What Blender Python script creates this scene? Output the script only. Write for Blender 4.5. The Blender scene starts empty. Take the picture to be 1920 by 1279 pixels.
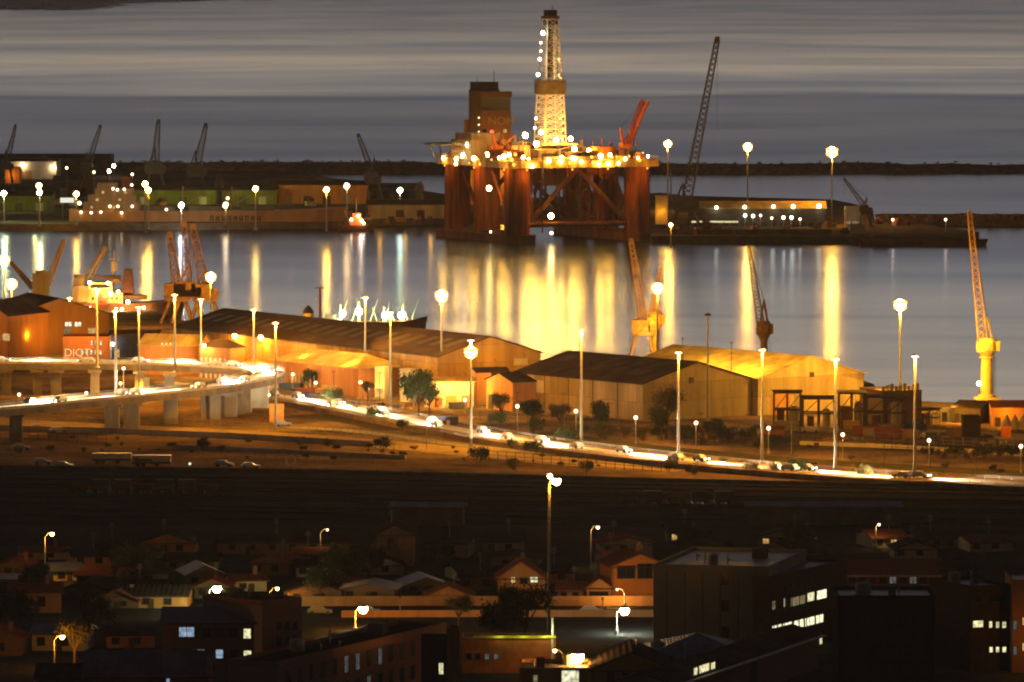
import bpy, math, random
from mathutils import Vector, Matrix
R = random.Random(7)
sc = bpy.context.scene
COL = sc.collection

# ------------------------------------------------------------------ camera
H, F, YH, Z0 = 113.0, 11500.0, -70.0, 3.0       # eye height, focal length in pixels of a 1920 wide frame
PITCH = math.atan((639.5 - YH) / F)
cam = bpy.data.objects.new('camera', bpy.data.cameras.new('camera')); COL.objects.link(cam)
cam.location = (0, 0, H); cam.rotation_euler = (math.pi / 2 - PITCH, 0, 0)
cam.data.sensor_width = 36; cam.data.lens = F / 1920 * 36
cam.data.clip_start = 5; cam.data.clip_end = 200000
sc.camera = cam
# ------------------------------------------------------------------ dusk sky
w = bpy.data.worlds.new("World"); sc.world = w; w.use_nodes = True
nt = w.node_tree; nd = nt.nodes; bg = nd['Background']
sky = nd.new('ShaderNodeTexSky'); sky.sky_type = 'NISHITA'; sky.sun_disc = False
sky.sun_elevation = math.radians(-2.5); sky.sun_rotation = math.radians(205)
tc = nd.new('ShaderNodeTexCoord'); sep = nd.new('ShaderNodeSeparateXYZ'); nt.links.new(tc.outputs['Generated'], sep.inputs[0])
cr = nd.new('ShaderNodeValToRGB'); nt.links.new(sep.outputs['Z'], cr.inputs[0])       # overcast dusk: brighter low over the sea
e = cr.color_ramp.elements; e[0].position = 0.0; e[0].color = (5.6, 4.7, 4.0, 1); e[1].position = 1; e[1].color = (.34, .33, .5, 1)
for p, c in ((.16, (5.8, 4.8, 3.9, 1)), (.3, (.62, .58, .66, 1))):
    k = e.new(p); k.color = c
mx = nd.new('ShaderNodeMix'); mx.data_type = 'RGBA'; mx.inputs[0].default_value = .85
nt.links.new(sky.outputs[0], mx.inputs['A']); nt.links.new(cr.outputs[0], mx.inputs['B'])
gl = nd.new('ShaderNodeMapRange'); gl.inputs[1].default_value = -.35; gl.inputs[2].default_value = .75; gl.inputs[3].default_value = .08; gl.inputs[4].default_value = 1.0; nt.links.new(sep.outputs['Y'], gl.inputs[0])   # the last glow lies over the sea, the sky behind the town is dark
mg = nd.new('ShaderNodeMix'); mg.data_type = 'RGBA'; mg.blend_type = 'MULTIPLY'; mg.inputs[0].default_value = 1; nt.links.new(mx.outputs['Result'], mg.inputs['A']); nt.links.new(gl.outputs[0], mg.inputs['B'])
nt.links.new(mg.outputs['Result'], bg.inputs[0]); bg.inputs[1].default_value = .115
# ------------------------------------------------------------------ exposure, sampling
sc.view_settings.view_transform = 'Standard'; sc.view_settings.look = 'None'
sc.view_settings.exposure = 0; sc.view_settings.gamma = 1
sc.render.engine = 'CYCLES'
cy = sc.cycles
cy.use_denoising = True; cy.use_light_tree = True; cy.max_bounces = 4; cy.diffuse_bounces = 2; cy.glossy_bounces = 3
cy.sample_clamp_indirect = 4; cy.caustics_reflective = False; cy.caustics_refractive = False
cy.filter_width = 2.1

# ------------------------------------------------------------------ helpers
def ray(px, py):
    v = Vector(((px - 960) / F, -(py - 639.5) / F, -1))
    c, s = math.cos(math.pi / 2 - PITCH), math.sin(math.pi / 2 - PITCH)
    return Vector((v.x, v.y * c - v.z * s, v.y * s + v.z * c))
def P(px, py, z=Z0):                                  # where the sight line of a photo point meets height z
    d = ray(px, py); t = (z - H) / d.z
    return Vector((d.x * t, d.y * t, z))
def D(px, py, Y):                                     # ... or distance Y
    d = ray(px, py); t = Y / d.y
    return Vector((d.x * t, Y, H + d.z * t))

class MB:
    def __init__(s): s.v = []; s.f = []; s.smooth = False
    def add(s, vs, fs):
        o = len(s.v); s.v += [tuple(v) for v in vs]; s.f += [tuple(i + o for i in f) for f in fs]; return s
    def box(s, c, d, rz=0.0):
        x, y, z = d[0] / 2, d[1] / 2, d[2] / 2; cs, sn = math.cos(rz), math.sin(rz); vs = []
        for a in (-x, x):
            for b in (-y, y):
                for k in (-z, z): vs.append((c[0] + a * cs - b * sn, c[1] + a * sn + b * cs, c[2] + k))
        return s.add(vs, [(0, 1, 3, 2), (4, 6, 7, 5), (0, 4, 5, 1), (2, 3, 7, 6), (0, 2, 6, 4), (1, 5, 7, 3)])
    def b2(s, x0, y0, z0, x1, y1, z1): return s.box(((x0 + x1) / 2, (y0 + y1) / 2, (z0 + z1) / 2), (abs(x1 - x0), abs(y1 - y0), abs(z1 - z0)))
    def prism(s, poly, z0, z1):
        n = len(poly); a = sum(poly[i][0] * poly[(i + 1) % n][1] - poly[(i + 1) % n][0] * poly[i][1] for i in range(n))
        if a < 0: poly = poly[::-1]
        vs = [(p[0], p[1], z0) for p in poly] + [(p[0], p[1], z1) for p in poly]
        return s.add(vs, [tuple(range(n))[::-1], tuple(range(n, 2 * n))] + [(i, (i + 1) % n, n + (i + 1) % n, n + i) for i in range(n)])
    def bar(s, p, q, r, n=6, r2=None):
        p, q = Vector(p), Vector(q); r2 = r if r2 is None else r2; d = (q - p)
        if d.length < 1e-6: return s
        d.normalize(); a = d.cross(Vector((0, 0, 1)) if abs(d.z) < .95 else Vector((1, 0, 0))).normalized(); b = d.cross(a); vs = []
        for c, k in ((p, r), (q, r2)):
            for i in range(n):
                t = 2 * math.pi * i / n; vs.append(c + a * (k * math.cos(t)) + b * (k * math.sin(t)))
        return s.add(vs, [(i, i + n, (i + 1) % n + n, (i + 1) % n) for i in range(n)] + [tuple(range(n)), tuple(range(2 * n - 1, n - 1, -1))])
    def lathe(s, c, prof, n=12):
        vs = []
        for r, z in prof:
            for i in range(n):
                t = 2 * math.pi * i / n; vs.append((c[0] + r * math.cos(t), c[1] + r * math.sin(t), c[2] + z))
        fs = [(k * n + i, k * n + (i + 1) % n, (k + 1) * n + (i + 1) % n, (k + 1) * n + i) for k in range(len(prof) - 1) for i in range(n)]
        fs += [tuple(range(n))[::-1], tuple(range((len(prof) - 1) * n, len(prof) * n))]
        return s.add(vs, fs)
    def ball(s, c, r, n=8, m=5):
        return s.lathe(c, [(max(r * math.sin(math.pi * k / m), r * .02), -r * math.cos(math.pi * k / m)) for k in range(m + 1)], n)
    def lattice(s, p, q, w0, w1, n, r):               # four-chord lattice boom
        p, q = Vector(p), Vector(q); d = (q - p).normalized()
        a = d.cross(Vector((0, 1, 0))).normalized(); b = d.cross(a)
        def cn(t):
            c = p.lerp(q, t); k = (w0 + (w1 - w0) * t) / 2
            return [c + a * k + b * k, c - a * k + b * k, c - a * k - b * k, c + a * k - b * k]
        for i in range(n):
            A, B = cn(i / n), cn((i + 1) / n)
            for j in range(4):
                s.bar(A[j], B[j], r, 4)
                s.bar(A[j] if i % 2 else A[(j + 1) % 4], B[(j + 1) % 4] if i % 2 else B[j], r * .65, 4)
        return s
def me(name, mb, mat, off=None):
    m = bpy.data.meshes.new(name)
    vs = mb.v if off is None else [(v[0] - off[0], v[1] - off[1], v[2] - off[2]) for v in mb.v]
    m.from_pydata(vs, [], mb.f); m.materials.append(mat); m.update()
    if mb.smooth:
        for p in m.polygons: p.use_smooth = True
    return m
def obj(name, mb, mat, parent=None, world=False):     # one mesh object; world=True: vertices given in world axes, parent unrotated
    off = None
    if world and parent:
        off = Vector(parent.location)
        if parent.parent: off = off + Vector(parent.parent.location)
    o = bpy.data.objects.new(name, me(name, mb, mat, off)); COL.objects.link(o)
    if parent: o.parent = parent
    return o
def tag(o, label=None, cat=None, group=None, kind=None):
    if label: o['label'] = label
    if cat: o['category'] = cat
    if group: o['group'] = group
    if kind: o['kind'] = kind
    return o
def thing(name, label, cat, loc, rz=0.0, group=None):
    o = bpy.data.objects.new(name, None); COL.objects.link(o); o.location = loc; o.rotation_euler = (0, 0, rz); o.empty_display_size = 1
    return tag(o, label, cat, group)
def solo(name, mb, mat, label, cat, loc=None, group=None, kind=None):
    o = bpy.data.objects.new(name, me(name, mb, mat, loc)); COL.objects.link(o)
    if loc is not None: o.location = loc
    return tag(o, label, cat, group, kind)
def copy_tree(o, parent=None):
    c = o.copy(); COL.objects.link(c)
    if parent: c.parent = parent
    for ch in list(o.children): copy_tree(ch, c)
    return c
LD = {}
def light(parent, loc, power, col, rad=.4):           # point light of a lamp, also used unseen with no lamp body
    k = (round(power, 1), col, rad)
    if k not in LD:
        l = bpy.data.lights.new('point_light', 'POINT'); l.energy = power; l.color = col; l.shadow_soft_size = rad; LD[k] = l
    o = bpy.data.objects.new('point_light', LD[k]); COL.objects.link(o); o.parent = parent; o.location = loc
    return o

# ------------------------------------------------------------------ materials
MC = {}
def mat(name, col, rough=.7, metal=0.0, scale=1.0, amt=.35, dirt=None, bump=0.0, streak=False):
    if name in MC: return MC[name]
    m = bpy.data.materials.new(name); m.use_nodes = True; MC[name] = m
    n = m.node_tree.nodes; L = m.node_tree.links; b = n['Principled BSDF']
    b.inputs['Roughness'].default_value = rough; b.inputs['Specular IOR Level'].default_value = .5 if rough < .45 else (.12 if rough < .7 else 0.0); b.inputs['Metallic'].default_value = metal
    t = n.new('ShaderNodeTexCoord'); mp = n.new('ShaderNodeMapping'); L.new(t.outputs['Object'], mp.inputs[0])
    if streak: mp.inputs['Scale'].default_value = (1, 1, .12)
    a = n.new('ShaderNodeTexNoise'); a.inputs['Scale'].default_value = scale; a.inputs['Detail'].default_value = 6; a.inputs['Roughness'].default_value = .65
    L.new(mp.outputs[0], a.inputs['Vector'])
    r = n.new('ShaderNodeValToRGB'); L.new(a.outputs[0], r.inputs[0])
    d = dirt or tuple(c * (1 - amt) for c in col)
    r.color_ramp.elements[0].position = .35; r.color_ramp.elements[0].color = (*d, 1)
    r.color_ramp.elements[1].position = .65; r.color_ramp.elements[1].color = (*col, 1)
    L.new(r.outputs[0], b.inputs['Base Color'])
    if bump:
        bp = n.new('ShaderNodeBump'); bp.inputs['Strength'].default_value = bump; L.new(a.outputs[0], bp.inputs['Height']); L.new(bp.outputs[0], b.inputs['Normal'])
    return m
def ribbed(name, col, pitch=.6, rough=.6, ax='X', flat=False):     # corrugated or panelled sheet
    if name in MC: return MC[name]
    m = mat(name, col, rough, 0, .25, .4, streak=True); n = m.node_tree.nodes; L = m.node_tree.links; b = n['Principled BSDF']
    t = n.new('ShaderNodeTexCoord'); wv = n.new('ShaderNodeTexWave'); wv.bands_direction = ax; wv.inputs['Scale'].default_value = .31 / pitch; wv.inputs['Distortion'].default_value = 0
    L.new(t.outputs['Object'], wv.inputs['Vector'])
    k = n.new('ShaderNodeTexBrick'); k.inputs['Scale'].default_value = 1; k.inputs['Brick Width'].default_value = 3.2; k.inputs['Row Height'].default_value = 4.5; k.inputs['Mortar Size'].default_value = .03; k.inputs['Bias'].default_value = -.2
    k.inputs['Color1'].default_value = (.72, .7, .66, 1); k.inputs['Color2'].default_value = (1.12, 1.08, 1.0, 1); k.inputs['Mortar'].default_value = (.35, .3, .25, 1)
    mq = n.new('ShaderNodeMapping'); mq.inputs['Rotation'].default_value = (0 if flat else math.pi / 2, 0, 0); L.new(t.outputs['Object'], mq.inputs[0]); L.new(mq.outputs[0], k.inputs['Vector'])
    rr = [x for x in n if x.type == 'VALTORGB'][0]; mm = n.new('ShaderNodeMix'); mm.data_type = 'RGBA'; mm.blend_type = 'MULTIPLY'; mm.inputs[0].default_value = 1; L.new(rr.outputs[0], mm.inputs['A']); L.new(k.outputs[0], mm.inputs['B'])
    ns = n.new('ShaderNodeTexNoise'); ns.inputs['Scale'].default_value = .55; ns.inputs['Detail'].default_value = 8; ns.inputs['Roughness'].default_value = .75; L.new(t.outputs['Object'], ns.inputs['Vector'])
    rs = n.new('ShaderNodeMapRange'); rs.inputs[1].default_value = .56; rs.inputs[2].default_value = .7; L.new(ns.outputs[0], rs.inputs[0])
    m3 = n.new('ShaderNodeMix'); m3.data_type = 'RGBA'; m3.inputs['B'].default_value = (col[0] * .5, col[1] * .32, col[2] * .2, 1); L.new(rs.outputs[0], m3.inputs[0]); L.new(mm.outputs['Result'], m3.inputs['A']); L.new(m3.outputs['Result'], b.inputs['Base Color'])
    bp = n.new('ShaderNodeBump'); bp.inputs['Strength'].default_value = .5; bp.inputs['Distance'].default_value = .1; L.new(wv.outputs[0], bp.inputs['Height']); L.new(bp.outputs[0], b.inputs['Normal'])
    return m
def brick(name, c1, c2, mortar=(.25, .22, .2)):
    if name in MC: return MC[name]
    m = mat(name, c1, .85); n = m.node_tree.nodes; L = m.node_tree.links; b = n['Principled BSDF']
    t = n.new('ShaderNodeTexCoord'); mp = n.new('ShaderNodeMapping'); L.new(t.outputs['Object'], mp.inputs[0]); mp.inputs['Rotation'].default_value = (math.pi / 2, 0, 0)
    k = n.new('ShaderNodeTexBrick'); k.inputs['Scale'].default_value = 4; k.inputs['Color1'].default_value = (*c1, 1); k.inputs['Color2'].default_value = (*c2, 1); k.inputs['Mortar'].default_value = (*mortar, 1)
    L.new(mp.outputs[0], k.inputs['Vector']); L.new(k.outputs[0], b.inputs['Base Color'])
    return m
def em(name, col, s):
    if name in MC: return MC[name]
    m = bpy.data.materials.new(name); m.use_nodes = True; MC[name] = m
    n = m.node_tree.nodes; n.remove(n['Principled BSDF']); q = n.new('ShaderNodeEmission'); q.inputs[0].default_value = (*col, 1); q.inputs[1].default_value = s
    m.node_tree.links.new(q.outputs[0], n['Material Output'].inputs[0]); return m
def em_window(name, col, s):                           # a lit room seen through its blinds: uneven brightness
    if name in MC: return MC[name]
    m = em(name, col, s); n = m.node_tree.nodes; L = m.node_tree.links; q = [x for x in n if x.type == 'EMISSION'][0]
    t = n.new('ShaderNodeTexCoord'); a = n.new('ShaderNodeTexNoise'); a.inputs['Scale'].default_value = 1.6; L.new(t.outputs['Object'], a.inputs['Vector'])
    mr = n.new('ShaderNodeMapRange'); mr.inputs[1].default_value = .3; mr.inputs[2].default_value = .7; mr.inputs[3].default_value = s * .35; mr.inputs[4].default_value = s * 1.3
    L.new(a.outputs[0], mr.inputs[0]); wv = n.new('ShaderNodeTexWave'); wv.bands_direction = 'Z'; wv.inputs['Scale'].default_value = 1.1; wv.inputs['Distortion'].default_value = 1.5; L.new(t.outputs['Object'], wv.inputs['Vector'])
    ma = n.new('ShaderNodeMath'); ma.operation = 'MULTIPLY_ADD'; ma.inputs[1].default_value = .5; ma.inputs[2].default_value = .62; L.new(wv.outputs[0], ma.inputs[0]); mk = n.new('ShaderNodeMath'); mk.operation = 'MULTIPLY'; L.new(mr.outputs[0], mk.inputs[0]); L.new(ma.outputs[0], mk.inputs[1]); L.new(mk.outputs[0], q.inputs[1]); return m
SOD = (1.0, .385, .018); WARM = (1.0, .52, .13); MERC = (.95, 1.0, .36); WHT = (1.0, .93, .75)
E_SOD = em('sodium_lamp_glow', (1, .62, .18), 90); E_WARM = em('warm_lamp_glow', (1, .72, .4), 60); E_MERC = em('mercury_lamp_glow', (.85, 1, .7), 90); E_WHT = em('white_lamp_glow', (1, .95, .8), 90)
E_AMB = em('amber_lamp_glow', (1, .43, .06), 3.0); E_GRNG = em('green_white_lamp_halo', (.8, 1, .45), 1.6); E_PWG = em('pale_lamp_halo', (1, .85, .5), 1.8); E_DRK = em('derrick_lamp_glow', (1, .93, .75), 12); E_PALE = em('pale_lamp_glow', (1, .9, .62), 9); E_CUT = em('cutoff_lamp_glow', (1, .7, .35), 5); E_DIM = em('small_lamp_glow', (1, .66, .36), 8); E_RED = em('red_lamp_glow', (1, .06, .04), 6)  # amber, green-white and pale tints imitate the glow round lamp cores
W_YEL = em_window('lit_window_yellow', (1, .93, .5), 1.1); W_BLU = em_window('lit_window_blue', (.55, .75, 1), .55); W_WRM = em_window('lit_window_warm', (1, .6, .2), .8); W_DIM = em_window('lit_window_dim', (1, .8, .4), .25); W_GRY = em_window('lit_window_grey', (.8, .9, .85), .12)
GLASS = mat('dark_glass', (.02, .022, .025), .12, 0, 1, .2)
STEEL = mat('galvanised_steel', (.3, .3, .28), .5, .3, .8, .3)
DARKST = mat('dark_steel', (.07, .06, .055), .6, .2, 1, .4)
CRANEG = mat('weathered_crane_steel', (.16, .14, .12), .65, .1, .5, .4)
YELL = mat('yellow_crane_paint', (.62, .42, .08), .5, 0, .6, .35, (.3, .17, .05))
ORNG = mat('orange_rig_paint', (.3, .085, .02), .75, 0, .3, .5, (.06, .025, .015), streak=True)
RUST = mat('rusty_hull_paint', (.16, .07, .03), .8, 0, .25, .5, (.09, .04, .025), streak=True)
CONC = mat('weathered_concrete', (.36, .34, .3), .85, 0, .35, .4, streak=True)
CONCD = mat('dark_concrete', (.16, .14, .12), .9, 0, .3, .45)
CREAM = mat('cream_render', (.55, .5, .4), .8, 0, .3, .25, streak=True)
WHITE = mat('white_paint', (.75, .74, .7), .6, 0, .4, .2, streak=True)
TAN = ribbed('tan_cladding', (.42, .33, .2), .7)
TAN2 = ribbed('pale_cladding', (.55, .45, .28), .7)
ROOFD = ribbed('dark_roof_sheet', (.08, .06, .055), .9, .75, flat=True)
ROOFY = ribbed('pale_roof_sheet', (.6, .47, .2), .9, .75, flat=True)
ROOFB = ribbed('blue_grey_roof_sheet', (.12, .14, .25), .5, .5, flat=True)
ROOFP = ribbed('mauve_roof_sheet', (.24, .19, .27), .5, .5, flat=True)
ROOFR = mat('clay_tiles', (.26, .09, .05), .85, 0, 2, .5)
BRICK = brick('red_brick', (.28, .10, .06), (.2, .07, .045))
BRICKD = brick('brown_brick', (.16, .08, .055), (.11, .055, .04))
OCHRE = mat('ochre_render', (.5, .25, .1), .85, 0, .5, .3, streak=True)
BARK = mat('bark', (.1, .07, .05), .9, 0, 3, .5)
LEAF = mat('foliage', (.05, .065, .025), .7, 0, .8, .6); LEAF2 = mat('dry_foliage', (.09, .075, .03), .7, 0, .8, .5)
ROCK = mat('breakwater_rock', (.26, .16, .09), .9, 0, .25, .6, bump=.6)

# ------------------------------------------------------------------ buildings
class Bld:
    """local frame: x along the front, y away from it, z up; front corners given as ground points"""
    def __init__(s, name, label, cat, A, B, depth, eave, ridge=None, axis='x', wall=CONC, roof=ROOFD, group=None, skew=0.0, ov=.5):
        A, B = Vector(A), Vector(B); u = B - A; s.w = math.hypot(u.x, u.y); s.d = depth; s.h = eave; s.ang = math.atan2(u.y, u.x); s.A = A; s.skew = skew
        s.o = thing(name, label, cat, A, s.ang, group); w, d, h, k = s.w, depth, eave, skew
        X = lambda x, y, z: (x + k * y, y, z)
        m = MB(); base = [X(0, 0, 0), X(w, 0, 0), X(w, d, 0), X(0, d, 0)]; top = [X(0, 0, h), X(w, 0, h), X(w, d, h), X(0, d, h)]
        vs = base + top; fs = [(0, 1, 5, 4), (1, 2, 6, 5), (2, 3, 7, 6), (3, 0, 4, 7), (3, 2, 1, 0)]
        if ridge is None: fs += [(4, 5, 6, 7)]
        elif axis == 'x': vs += [X(0, d / 2, ridge), X(w, d / 2, ridge)]; fs += [(4, 8, 7), (5, 6, 9), (4, 5, 9, 8), (6, 7, 8, 9)]
        elif axis == 'y': vs += [X(w / 2, 0, ridge), X(w / 2, d, ridge)]; fs += [(4, 5, 8), (6, 7, 9), (5, 6, 9, 8), (7, 4, 8, 9)]
        else: fs += [(4, 5, 6, 7)]
        m.add(vs, fs); s.wall = obj('wall', m, wall, s.o)
        r = MB(); t = .22
        def slab(pts):
            lo = [(p[0], p[1], p[2] + .03) for p in pts]; hi = [(p[0], p[1], p[2] + .03 + t) for p in pts]; n = len(pts)
            r.add(lo + hi, [tuple(range(n))[::-1], tuple(range(n, 2 * n))] + [(i, (i + 1) % n, n + (i + 1) % n, n + i) for i in range(n)])
        if ridge is None:
            slab([X(.25, .25, h), X(w - .25, .25, h), X(w - .25, d - .25, h), X(.25, d - .25, h)])
            pr = MB(); q = .28; z1 = h + .75
            for (x0, y0, x1, y1) in ((-.04, -.04, w + .04, q), (-.04, d - q, w + .04, d + .04), (-.04, q, q, d - q), (w - q, q, w + .04, d - q)):
                pr.add([X(x0, y0, h - .1), X(x1, y0, h - .1), X(x1, y1, h - .1), X(x0, y1, h - .1), X(x0, y0, z1), X(x1, y0, z1), X(x1, y1, z1), X(x0, y1, z1)], [(3, 2, 1, 0), (4, 5, 6, 7), (0, 1, 5, 4), (1, 2, 6, 5), (2, 3, 7, 6), (3, 0, 4, 7)])
            obj('parapet', pr, wall, s.o)
        elif axis == 'x':
            sl = (ridge - h) / (d / 2); e = ov * sl
            slab([X(-ov, -ov, h - e), X(w + ov, -ov, h - e), X(w + ov, d / 2, ridge), X(-ov, d / 2, ridge)])
            slab([X(-ov, d / 2, ridge), X(w + ov, d / 2, ridge), X(w + ov, d + ov, h - e), X(-ov, d + ov, h - e)])
        elif axis == 'y':
            sl = (ridge - h) / (w / 2); e = ov * sl
            slab([X(-ov, -ov, h - e), X(w / 2, -ov, ridge), X(w / 2, d + ov, ridge), X(-ov, d + ov, h - e)])
            slab([X(w / 2, -ov, ridge), X(w + ov, -ov, h - e), X(w + ov, d + ov, h - e), X(w / 2, d + ov, ridge)])
        else:                                          # hipped
            c = min(w, d) / 2; a = X(c, d / 2, ridge) if w >= d else X(w / 2, c, ridge); b = X(w - c, d / 2, ridge) if w >= d else X(w / 2, d - c, ridge)
            E = [X(-ov, -ov, h), X(w + ov, -ov, h), X(w + ov, d + ov, h), X(-ov, d + ov, h)]
            if w > d: r.add(E + [a, b], [(0, 1, 5, 4), (1, 2, 5), (2, 3, 4, 5), (3, 0, 4), (3, 2, 1, 0)])
            else: r.add(E + [a, b], [(0, 1, 4), (1, 2, 5, 4), (2, 3, 5), (3, 0, 4, 5), (3, 2, 1, 0)])
            r.v = [(x, y, z + .04) for x, y, z in r.v]
        s.roof = obj('roof', r, roof, s.o)
    def uv(s, px, py, face='f'):                       # photo point -> (u, z) on a face
        d = ray(px, py); ux, uy = math.cos(s.ang), math.sin(s.ang)
        if face == 'f': O = s.A; a = (ux, uy)
        else:
            a = (-uy + s.skew * ux, ux + s.skew * uy)
            O = s.A + (Vector((ux, uy, 0)) * s.w if face == 'r' else Vector((0, 0, 0)))
        # solve  eye + t d = O + u a  (the eye stands above the origin)
        dt = d.x * -a[1] + d.y * a[0]; t = (O.x * -a[1] + O.y * a[0]) / dt; u = ((t * d.x - O.x) * a[0] + (t * d.y - O.y) * a[1]) / (a[0] ** 2 + a[1] ** 2)
        return u, H + t * d.z - s.A.z
    def pt(s, u, z, o, face):
        if face == 'f': return (u, -o, z)
        if face == 'r': return (s.w + o + s.skew * u, u, z)
        return (-o + s.skew * u, u, z)
    def panel(s, name, u0, z0, u1, z1, mt, face='f', o0=0.003, o1=.12, parent=None):
        c = [s.pt(u, z, o, face) for o in (o0, o1) for (u, z) in ((u0, z0), (u1, z0), (u1, z1), (u0, z1))]
        m = MB(); m.add(c, [(3, 2, 1, 0), (4, 5, 6, 7), (0, 1, 5, 4), (1, 2, 6, 5), (2, 3, 7, 6), (3, 0, 4, 7)])
        return obj(name, m, mt, parent or s.o)
    def win(s, u0, z0, u1, z1, pane=GLASS, face='f', frame=None, mull=1):
        m = MB(); b = min(.12, (u1 - u0) * .12)
        def bx(a0, b0, a1, b1):
            c = [s.pt(u, z, o, face) for o in (.003, .11) for (u, z) in ((a0, b0), (a1, b0), (a1, b1), (a0, b1))]
            m.add(c, [(3, 2, 1, 0), (4, 5, 6, 7), (0, 1, 5, 4), (1, 2, 6, 5), (2, 3, 7, 6), (3, 0, 4, 7)])
        bx(u0 - b, z0 - b, u1 + b, z0); bx(u0 - b, z1, u1 + b, z1 + b); bx(u0 - b, z0, u0, z1); bx(u1, z0, u1 + b, z1)
        for i in range(mull):
            c = u0 + (u1 - u0) * (i + 1) / (mull + 1); bx(c - b * .35, z0, c + b * .35, z1)
        f = obj('window', m, frame or DARKST, s.o)
        s.panel('pane', u0, z0, u1, z1, pane, face, .003, .05, f); return f
    def wpx(s, x0, y0, x1, y1, pane=GLASS, face='f', mull=1):
        c = (y0 + y1) / 2; u0, _ = s.uv(x0, c, face); u1, _ = s.uv(x1, c, face); _, za = s.uv((x0 + x1) / 2, y1, face); _, zb = s.uv((x0 + x1) / 2, y0, face)
        return s.win(min(u0, u1), za, max(u0, u1), zb, pane, face, mull=mull)
def zt(px, py, Y): return D(px, py, Y).z
def bpx(name, label, cat, xl, yl, xr, yr, depth, ytop, yridge=None, **k):   # front base corners and eave / ridge heights read from the photo
    A, B = P(xl, yl), P(xr, yr); M = (A + B) / 2
    e = zt((xl + xr) / 2, ytop, M.y) - Z0; rg = None
    if yridge is not None:
        back = depth / 2 if k.get('axis', 'x') != 'y' else 0
        rg = zt((xl + xr) / 2, yridge, M.y + back) - Z0
    return Bld(name, label, cat, A, B, depth, e, rg, **k)

def dress(b, r):                                       # gutters, downpipes, aerials, tanks: the small things every roof has
    f = lambda x, y: (x + b.skew * y, y)
    has_ridge = len(b.roof.data.polygons) > 6
    if has_ridge:
        m = MB(); m.bar((*f(-.3, -.58), b.h - .12), (*f(b.w + .3, -.58), b.h - .12), .09, 5); obj('gutter', m, DARKST, b.o)
        m = MB(); x = b.w - .15 if r.random() < .5 else .15; m.bar((*f(x, -.12), .1), (*f(x, -.12), b.h - .15), .07, 5); obj('downpipe', m, DARKST, b.o)
        m = MB(); x, y = r.uniform(.25, .75) * b.w, r.uniform(.4, .6) * b.d; q = f(x, y); z = b.h + .6; m.bar((*q, z), (*q, z + 3.4), .05, 4)
        for k in range(4): m.bar((q[0] - .6 + k * .05, q[1], z + 2.5 + k * .25), (q[0] + .6 - k * .05, q[1], z + 2.5 + k * .25), .03, 4)
        obj('aerial', m, STEEL, b.o)
    else:
        for k in range(r.randrange(3, 6)):
            x, y = r.uniform(.12, .85) * b.w, r.uniform(.15, .8) * b.d; q = f(x, y); s = r.uniform(.5, 1.3); m = MB(); z = b.h + .25
            if k == 0: m.lathe((*q, z), [(s, 0), (s, 1.6), (s * .3, 1.9)], 12); obj('water_tank', m, CONC, b.o)
            elif k == 1: m.b2(q[0] - s, q[1] - s, z, q[0] + s, q[1] + s, z + 1.6); obj('plant_box', m, CONCD, b.o)
            else: m.bar((*q, z), (*q, z + r.uniform(.8, 2.2)), .12, 6); m.bar((*q, z + .7), (q[0] + .5, q[1], z + .7), .1, 5); obj('vent_pipe', m, STEEL, b.o)
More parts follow.
